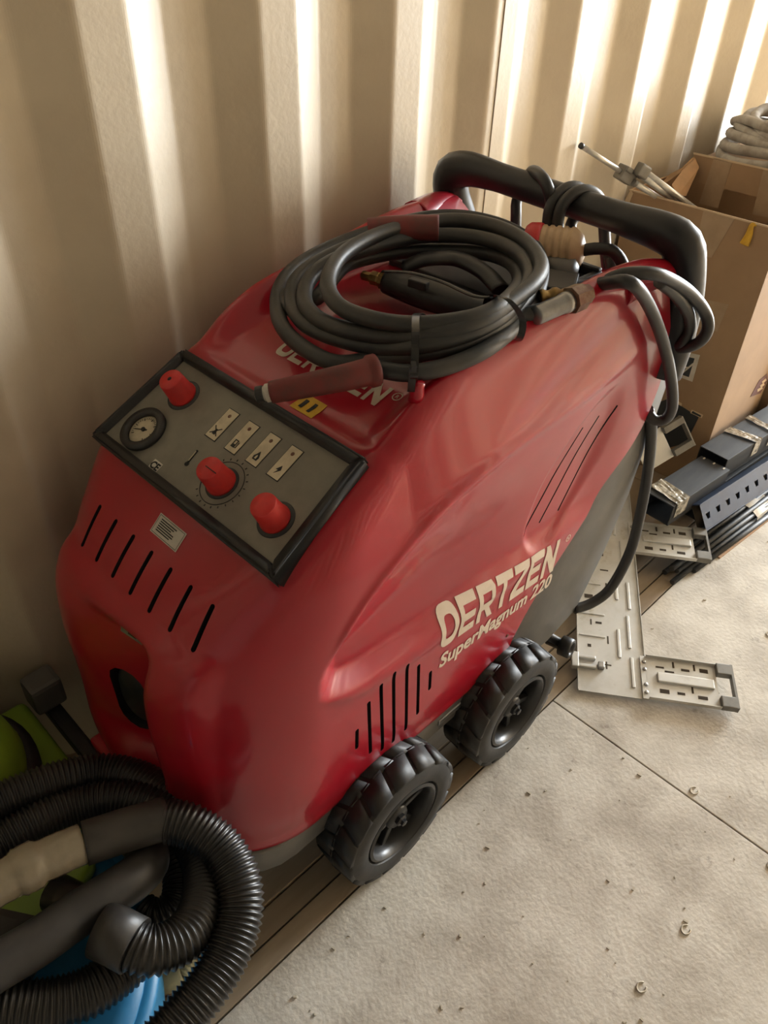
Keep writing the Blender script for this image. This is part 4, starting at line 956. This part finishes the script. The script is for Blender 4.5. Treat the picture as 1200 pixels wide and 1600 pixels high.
# grey rope on the second box
rope = empty('rope_coil', (2.47, -0.22, 0.782), 'coil of thick grey rope heaped on the rear cardboard box', 'rope')
for k in range(6):
    pts = []
    r0 = 0.190 - 0.012 * k; z0 = 0.782 + 0.0175 * k
    for q in range(26):
        a = 2 * PI * q / 26
        pts.append((2.47 + (r0 + 0.008 * math.sin(3 * a + k)) * math.cos(a), -0.215 + (r0 + 0.008 * math.cos(2 * a + k)) * math.sin(a), z0 + 0.010 * math.sin(a * 2 + k * 1.3) + 0.024))
    link('rope_turn', tube(B(), catmull(pts, 3, closed=True), 0.0135, 10, closed=True), 'rope', rope)
link('rope_end', tube(B(), resample(catmull([(2.42, -0.05, 0.87), (2.36, -0.11, 0.89), (2.33, -0.20, 0.88), (2.32, -0.27, 0.85), (2.318, -0.31, 0.81), (2.33, -0.34, 0.797)], 8), 0.008), 0.0125, 10), 'rope', rope)

# white metal tubes of a folding stand sticking out of the box
st = empty('folding_stand', (2.05, -0.15, 0.70), 'white folding metal stand, its tubes clamped together, leaning out of the tall box', 'stand')
T0 = [(1.7,-0.01,0.903),(1.78,-0.032,0.861),(1.85,-0.057,0.824)]
tp = Vector(T0[0]); te = Vector(T0[2])
link('thin_tube', tube(B(), [tp, (tp + te) / 2, te], lambda i, s: 0.0062, 12), 'tube', st)
link('tube_cap', tube(B(), [tp + (tp - te).normalized() * 0.003, tp + (te - tp).normalized() * 0.004], 0.0068, 12), 'blackpl', st)
link('clamp', box(box(box(B(), te, (0.05, 0.03, 0.035), frame_rot(te - tp), 0.004), te + Vector((0.02, -0.03, 0.012)), (0.035, 0.022, 0.03), frame_rot(te - tp), 0.004), te + Vector((-0.008, 0.0, 0.016)), (0.02, 0.036, 0.012), frame_rot(te - tp), 0.003), 'galvd', st)
for a_, b_ in ([(1.86,-0.076,0.809),(2.03,-0.091,0.732)], [(1.87,-0.081,0.827),(2.05,-0.12,0.732)], [(1.88,-0.074,0.839),(2.06,-0.148,0.73)]):
    a_, b_ = Vector(a_), Vector(b_); e = b_ + (b_ - a_) * 0.35
    link('stand_tube', tube(B(), [a_, (a_ + e) / 2, e], 0.0075, 12), 'tube', st)
    link('tube_end', tube(B(), [a_ - (b_ - a_).normalized() * 0.004, a_ + (b_ - a_).normalized() * 0.010], 0.0088, 12), 'galvd', st)

# ---------------------------------------------------------------- bundle of profiles on the floor
def channel(name, a, b, w, h, m, label, group=None):
    """hollow rectangular trunking, open ends"""
    a, b = Vector(a), Vector(b); R = frame_rot(b - a); L = (b - a).length; mid = (a + b) / 2; t = 0.003
    root = empty(name, (a.x, a.y, min(a.z, b.z) - h / 2), label, 'trunking', group)
    for nm, c, s in (('top_cover', (0, 0, h / 2 - t / 2), (L, w, t)), ('base', (0, 0, -h / 2 + t / 2), (L, w, t)), ('side_wall', (0, w / 2 - t / 2, 0), (L, t, h - 2 * t - 0.0004)), ('side_wall', (0, -w / 2 + t / 2, 0), (L, t, h - 2 * t - 0.0004))):
        bm = box(B(), mid + R @ Vector(c), s, R, 0.0012)
        link(nm, bm, m, root)
    return root, R, mid, L
G1 = 'black trunking lengths heaped on the floor'
Z1 = 0.17
k1, R1, m1, L1_ = channel('cable_trunking', (1.625, -0.457, 0.138), (1.885, -0.480, 0.138), 0.086, 0.062, 'trunk', 'short charcoal trunking with crinkled tape, nearest the hanging cable')
def wrap(root, R, mid, x0, x1, w, h, sk=0.0):
    bm = B(); N = 9
    for top in (0, 1):
        pass
    pts = []
    grid = []
    for i in range(N):
        row = []
        for y, z in ((-w / 2 - 0.002, -h * 0.2), (-w / 2 - 0.002, h / 2 + 0.002), (-w / 4, h / 2 + 0.0025), (0, h / 2 + 0.0025), (w / 4, h / 2 + 0.0025), (w / 2 + 0.002, h / 2 + 0.002)):
            row.append(bm.verts.new(mid + R @ Vector((x0 + (x1 - x0) * i / (N - 1) + sk * y + random.uniform(-0.001, 0.001), y, z + random.uniform(0, 0.0025)))))
        grid.append(row)
    for i in range(N - 1):
        for j in range(5): bm.faces.new((grid[i][j], grid[i + 1][j], grid[i + 1][j + 1], grid[i][j + 1]))
    return link('tape_wrap', bm, 'foil', root)
wrap(k1, R1, m1, -0.112, -0.060, 0.086, 0.062, 0.1)
for y in (-0.03, 0.0, 0.03):
    bm = B(); box(bm, m1 + R1 @ Vector((L1_ / 2 - 0.008, y, 0.0315)), (0.008, 0.004, 0.002), R1); link('end_slot', bm, 'white', k1)
k2, R2, m2, L2_ = channel('cable_trunking', (1.90, -0.463, 0.152), (2.95, -0.562, 0.152), 0.084, 0.066, 'trunk', 'long charcoal trunking with two taped spots running along the foot of the box')
wrap(k2, R2, m2, -0.40, -0.365, 0.084, 0.066, -0.25)
wrap(k2, R2, m2, -0.30, -0.272, 0.084, 0.066, 0.1)
channel('cable_trunking', (1.82, -0.462, 0.062), (2.95, -0.550, 0.062), 0.085, 0.088, 'trunk', 'lower charcoal trunking lying under the two taped lengths', None)

# blue perforated rail leaning on the trunking
RA, RB = Vector((1.72, -0.547, 0.107)), Vector((2.75, -0.655, 0.107))
rail = empty('perforated_rail', (1.5, -0.53, 0.07), 'blue painted steel rail with a row of holes leaning against the trunking', 'rail')
RN = Vector((-0.05, -0.84, 0.54)); RR = frame_rot(RB - RA, RN); RM = (RA + RB) / 2; RL = (RB - RA).length
HW = 0.036; hole = []; bm = B()
def rp(x, y, z): return RM + RR @ Vector((x, y, z))
# face with real triangular holes
NH = 22; pit = RL / NH; hw = 0.010
for i in range(NH):
    c = -RL / 2 + pit * (i + 0.5); x0, x1 = c - pit / 2, c + pit / 2
    tri = [(c - hw, 0.006), (c + hw, 0.006), (c + hw * 0.55, -0.010), (c - hw * 0.55, -0.010)]
    o = [(x0, HW), (x1, HW), (x1, -HW), (x0, -HW)]
    V = [bm.verts.new(rp(a, b, 0)) for a, b in o]; T = [bm.verts.new(rp(a, b, 0)) for a, b in tri]; D = [bm.verts.new(rp(a, b, -0.004)) for a, b in tri]
    for k in range(4):
        n = (k + 1) % 4
        bm.faces.new((V[k], V[n], T[n], T[k])); bm.faces.new((T[k], T[n], D[n], D[k]))
bmesh.ops.remove_doubles(bm, verts=bm.verts, dist=0.0002)
link('rail_face', bm, 'rail', rail)
for s in (-1, 1):
    link('rail_flange', box(B(), rp(0, s * HW, -0.012), (RL, 0.003, 0.026), RR, 0.001), 'rail', rail)
link('rail_back', box(B(), rp(0, 0, -0.024), (RL, HW * 2 - 0.004, 0.002), RR), 'gap', rail)

# thin dark rods in front of the rail, held by a paper label
rg = 'thin dark steel rods tied in a bundle on the floor'
RODS = [(-0.545, 0.0078, 1.54), (-0.561, 0.0078, 1.58), (-0.577, 0.0078, 1.52), (-0.553, 0.0226, 1.56), (-0.569, 0.0226, 1.55), (-0.594, 0.0078, 1.60), (-0.5455, 0.0374, 1.60), (-0.5615, 0.0374, 1.53)]
rm0 = None
for i, (y, z, x) in enumerate(RODS):
    a = Vector((x + 0.035, y - 0.001, z)); b = Vector((2.16 + 0.012 * (i * 5 % 4), y - 0.052, z))
    if rm0 is None:
        bm = tube(B(), [(0, 0, 0), (0.3, 0, 0), (0.62, 0, 0)], 0.0072, 10); rod = link('steel_rod', bm, 'rod'); rm0 = rod
    else:
        rod = rm0.copy(); COL.objects.link(rod)
    rod.location = a; rod.rotation_euler = (0, 0, math.atan2(b.y - a.y, b.x - a.x)); rod.scale = ((b - a).length / 0.62, 1, 1)
    tag(rod, 'thin dark steel rod in the bundle lying in front of the blue rail', 'rod', rg)
lb = B(); LBP = [(1.93, -0.57), (2.02, -0.578)]
grid = []
for i in range(7):
    row = []
    for j, (dy, z) in enumerate(((-0.048, 0.006), (-0.046, 0.022), (-0.022, 0.041), (0.010, 0.0505), (0.020, 0.052))):
        row.append(lb.verts.new((1.945 + 0.09 * i / 6 - 0.2 * dy, -0.571 + dy - 0.004 * i / 6, z + 0.002 * math.sin(i))))
    grid.append(row)
for i in range(6):
    for j in range(4): lb.faces.new((grid[i][j], grid[i + 1][j], grid[i + 1][j + 1], grid[i][j + 1]))
lab = link('paper_label', lb, 'white'); sm = lab.modifiers.new('t', 'SOLIDIFY'); sm.thickness = 0.0008
tag(lab, 'white paper label wrapped over the bundle of dark rods', 'label')
bm = B(); box(bm, (1.95, -0.612, 0.0022), (0.42, 0.045, 0.0036), Matrix.Rotation(-0.08, 3, 'Z'))
tag(link('cardboard_strip', bm, 'cardin'), 'flat brown cardboard strip on the floor under the dark rods', 'cardboard')

# ---------------------------------------------------------------- vacuum cleaner, lower left
vac = empty('vacuum_cleaner', (-0.06, -0.43, 0.0), 'blue and lime green wet vacuum cleaner under the black hoses at lower left', 'vacuum cleaner')
VC = (-0.065, -0.425, 0.0)
link('tank', lathe(B(), [(0.19, 0.02), (0.205, 0.03), (0.215, 0.10), (0.222, 0.235), (0.230, 0.240), (0.230, 0.252), (0.218, 0.256), (0.20, 0.256)], VC, (0, 0, 1), 56), 'blue', vac, True, 0.5)
link('rim_top', lathe(B(), [(0.215, 0.245), (0.215, 0.262), (0.19, 0.266), (0.001, 0.268)], VC, (0, 0, 1), 48), 'blue', vac, True, 0.6)
bm = B(); prism(bm, [(-0.22, -0.30), (-0.23, -0.44), (-0.05, -0.455), (0.06, -0.435), (0.125, -0.405), (0.135, -0.34), (0.08, -0.27), (-0.10, -0.25)], 0.266, 0.296, 0.01, 'XY'); link('lid', bm, 'green', vac, True, 0.6)
for k in range(4):
    a = PI / 4 + k * PI / 2; bm = B(); lathe(bm, [(0.020, -0.012), (0.024, -0.008), (0.024, 0.008), (0.020, 0.012)], (VC[0] + 0.17 * math.cos(a), VC[1] + 0.17 * math.sin(a), 0.0242), (math.cos(a), math.sin(a), 0), 16); link('caster', bm, 'blackpl', vac)
bm = B(); box(bm, (-0.02, -0.44, 0.315), (0.09, 0.10, 0.05), Matrix.Rotation(0.6, 3, 'Z'), 0.012); link('lid_latch', bm, 'blackpl', vac)
# green housing between the vacuum and the wall
gh = empty('green_machine', (0.05, -0.13, 0.0), 'lime green plastic machine housing with a black band beside the washer bumper', 'machine')
bm = B(); prism(bm, [(-0.30, -0.245), (0.165, -0.245), (0.190, -0.20), (0.190, -0.02), (-0.30, -0.02)], 0.0, 0.236, 0.012, 'XY'); link('housing', bm, 'green', gh, True, 0.6)
bm = B(); lathe(bm, [(0.150, 0.228), (0.158, 0.25), (0.158, 0.268), (0.146, 0.275)], (0.002, -0.125, 0), (0, 0, 1), 40); link('rubber_band', bm, 'blackpl', gh, True, 0.6)
bm = B(); lathe(bm, [(0.138, 0.255), (0.142, 0.29), (0.135, 0.325), (0.11, 0.35), (0.05, 0.362), (0.001, 0.364)], (0.002, -0.125, 0), (0, 0, 1), 40); link('dome', bm, 'green', gh, True, 0.9)

# black corrugated hose and fittings heaped on top
vh = empty('vacuum_hose', (0.12, -0.50, 0.32), 'black corrugated vacuum hose looped on top of the blue and green vacuum cleaner', 'hose')
RV = 0.0295
def corr(name, pts, r=RV, pitch=0.0068):
    p = resample(catmull(pts, 14), pitch / 4)
    return link(name, tube(B(), p, lambda i, s: r - 0.0022 + 0.0022 * math.cos(2 * PI * i / 4) , 22), 'vhose', vh)
corr('hose_loop', [(0.208,-0.472,0.385),(0.229,-0.502,0.38),(0.243,-0.544,0.365),(0.238,-0.585,0.35),(0.218,-0.615,0.335),(0.182,-0.638,0.325),(0.141,-0.651,0.32),(0.101,-0.656,0.315),(0.06,-0.659,0.31)])
corr('hose_loop', [(0.034,-0.272,0.355),(0.068,-0.274,0.352),(0.109,-0.28,0.345),(0.154,-0.29,0.335),(0.197,-0.308,0.322),(0.228,-0.351,0.318),(0.243,-0.406,0.315),(0.241,-0.469,0.31)])
corr('hose_loop', [(0.008,-0.326,0.345),(0.046,-0.324,0.34),(0.093,-0.328,0.338),(0.142,-0.338,0.33),(0.186,-0.364,0.33),(0.22,-0.409,0.325),(0.235,-0.463,0.31),(0.226,-0.518,0.31),(0.193,-0.568,0.325),(0.152,-0.593,0.34),(0.113,-0.586,0.352),(0.093,-0.558,0.36)])
corr('hose_loop', [(0.214,-0.442,0.275),(0.205,-0.482,0.27),(0.179,-0.515,0.265),(0.149,-0.512,0.265),(0.139,-0.493,0.265)], 0.024)
corr('hose_loop', [(-0.065,-0.493,0.335),(-0.033,-0.516,0.33),(0.0,-0.539,0.32),(0.038,-0.554,0.31),(0.079,-0.554,0.3),(0.103,-0.549,0.295)])
link('hose_cuff', tube(B(), [(0.1,-0.569,0.357),(0.089,-0.543,0.36),(0.08,-0.526,0.362)], 0.0325, 22), 'vpipe', vh)
GR = [(0.115,-0.438,0.4),(0.165,-0.455,0.394),(0.212,-0.472,0.386)]
link('grip_sleeve', tube(B(), resample(GR, 0.006), lambda i, s: 0.0275 + (0.003 if s > 0.125 else 0), 24), 'vpipe', vh)
CT = [(-0.025,-0.418,0.415),(0.018,-0.422,0.412),(0.062,-0.427,0.408),(0.117,-0.438,0.4)]
link('clear_tube', tube(B(), resample(catmull(CT, 8), 0.005), lambda i, s: 0.0255 + 0.0006 * math.sin(i * 1.7) * math.sin(i * 0.6) + (0.004 if 0.06 < s < 0.085 or s > 0.15 else 0), 22), 'clear', vh)
wd = empty('suction_wand', (0.08, -0.52, 0.36), 'smooth black bent suction pipe lying across the corrugated hose loops', 'pipe')
WP = [(-0.063,-0.489,0.385),(-0.022,-0.491,0.38),(0.02,-0.495,0.375),(0.067,-0.495,0.37),(0.112,-0.498,0.365),(0.147,-0.495,0.355),(0.171,-0.477,0.335),(0.181,-0.443,0.31)]
link('bent_pipe', tube(B(), resample(catmull(WP, 10), 0.006), lambda i, s: 0.0275, 24), 'vpipe', wd)
link('pipe_socket', tube(B(), [(0.064,-0.424,0.325),(0.077,-0.46,0.33),(0.088,-0.488,0.33)], 0.024, 20), 'blackpl', wd)
# pale fitting with a ribbed spigot on the floor
ft = empty('hose_fitting', (0.175, -0.485, 0.0), 'pale green ribbed plastic hose fitting on the floor beside the vacuum hose', 'fitting')
fa = [(0.186,-0.491,0.03),(0.173,-0.495,0.028),(0.161,-0.498,0.026)]
link('ribbed_spigot', tube(B(), resample(fa, 0.0015), lambda i, s: 0.0105 + 0.0022 * (i % 4 > 1), 16), 'fitting', ft)
fb = [(0.164,-0.496,0.026),(0.142,-0.488,0.022),(0.122,-0.452,0.02)]
link('fitting_body', tube(B(), resample(fb, 0.004), lambda i, s: 0.016 + 0.003 * math.sin(s * 60), 16), 'fitting', ft)
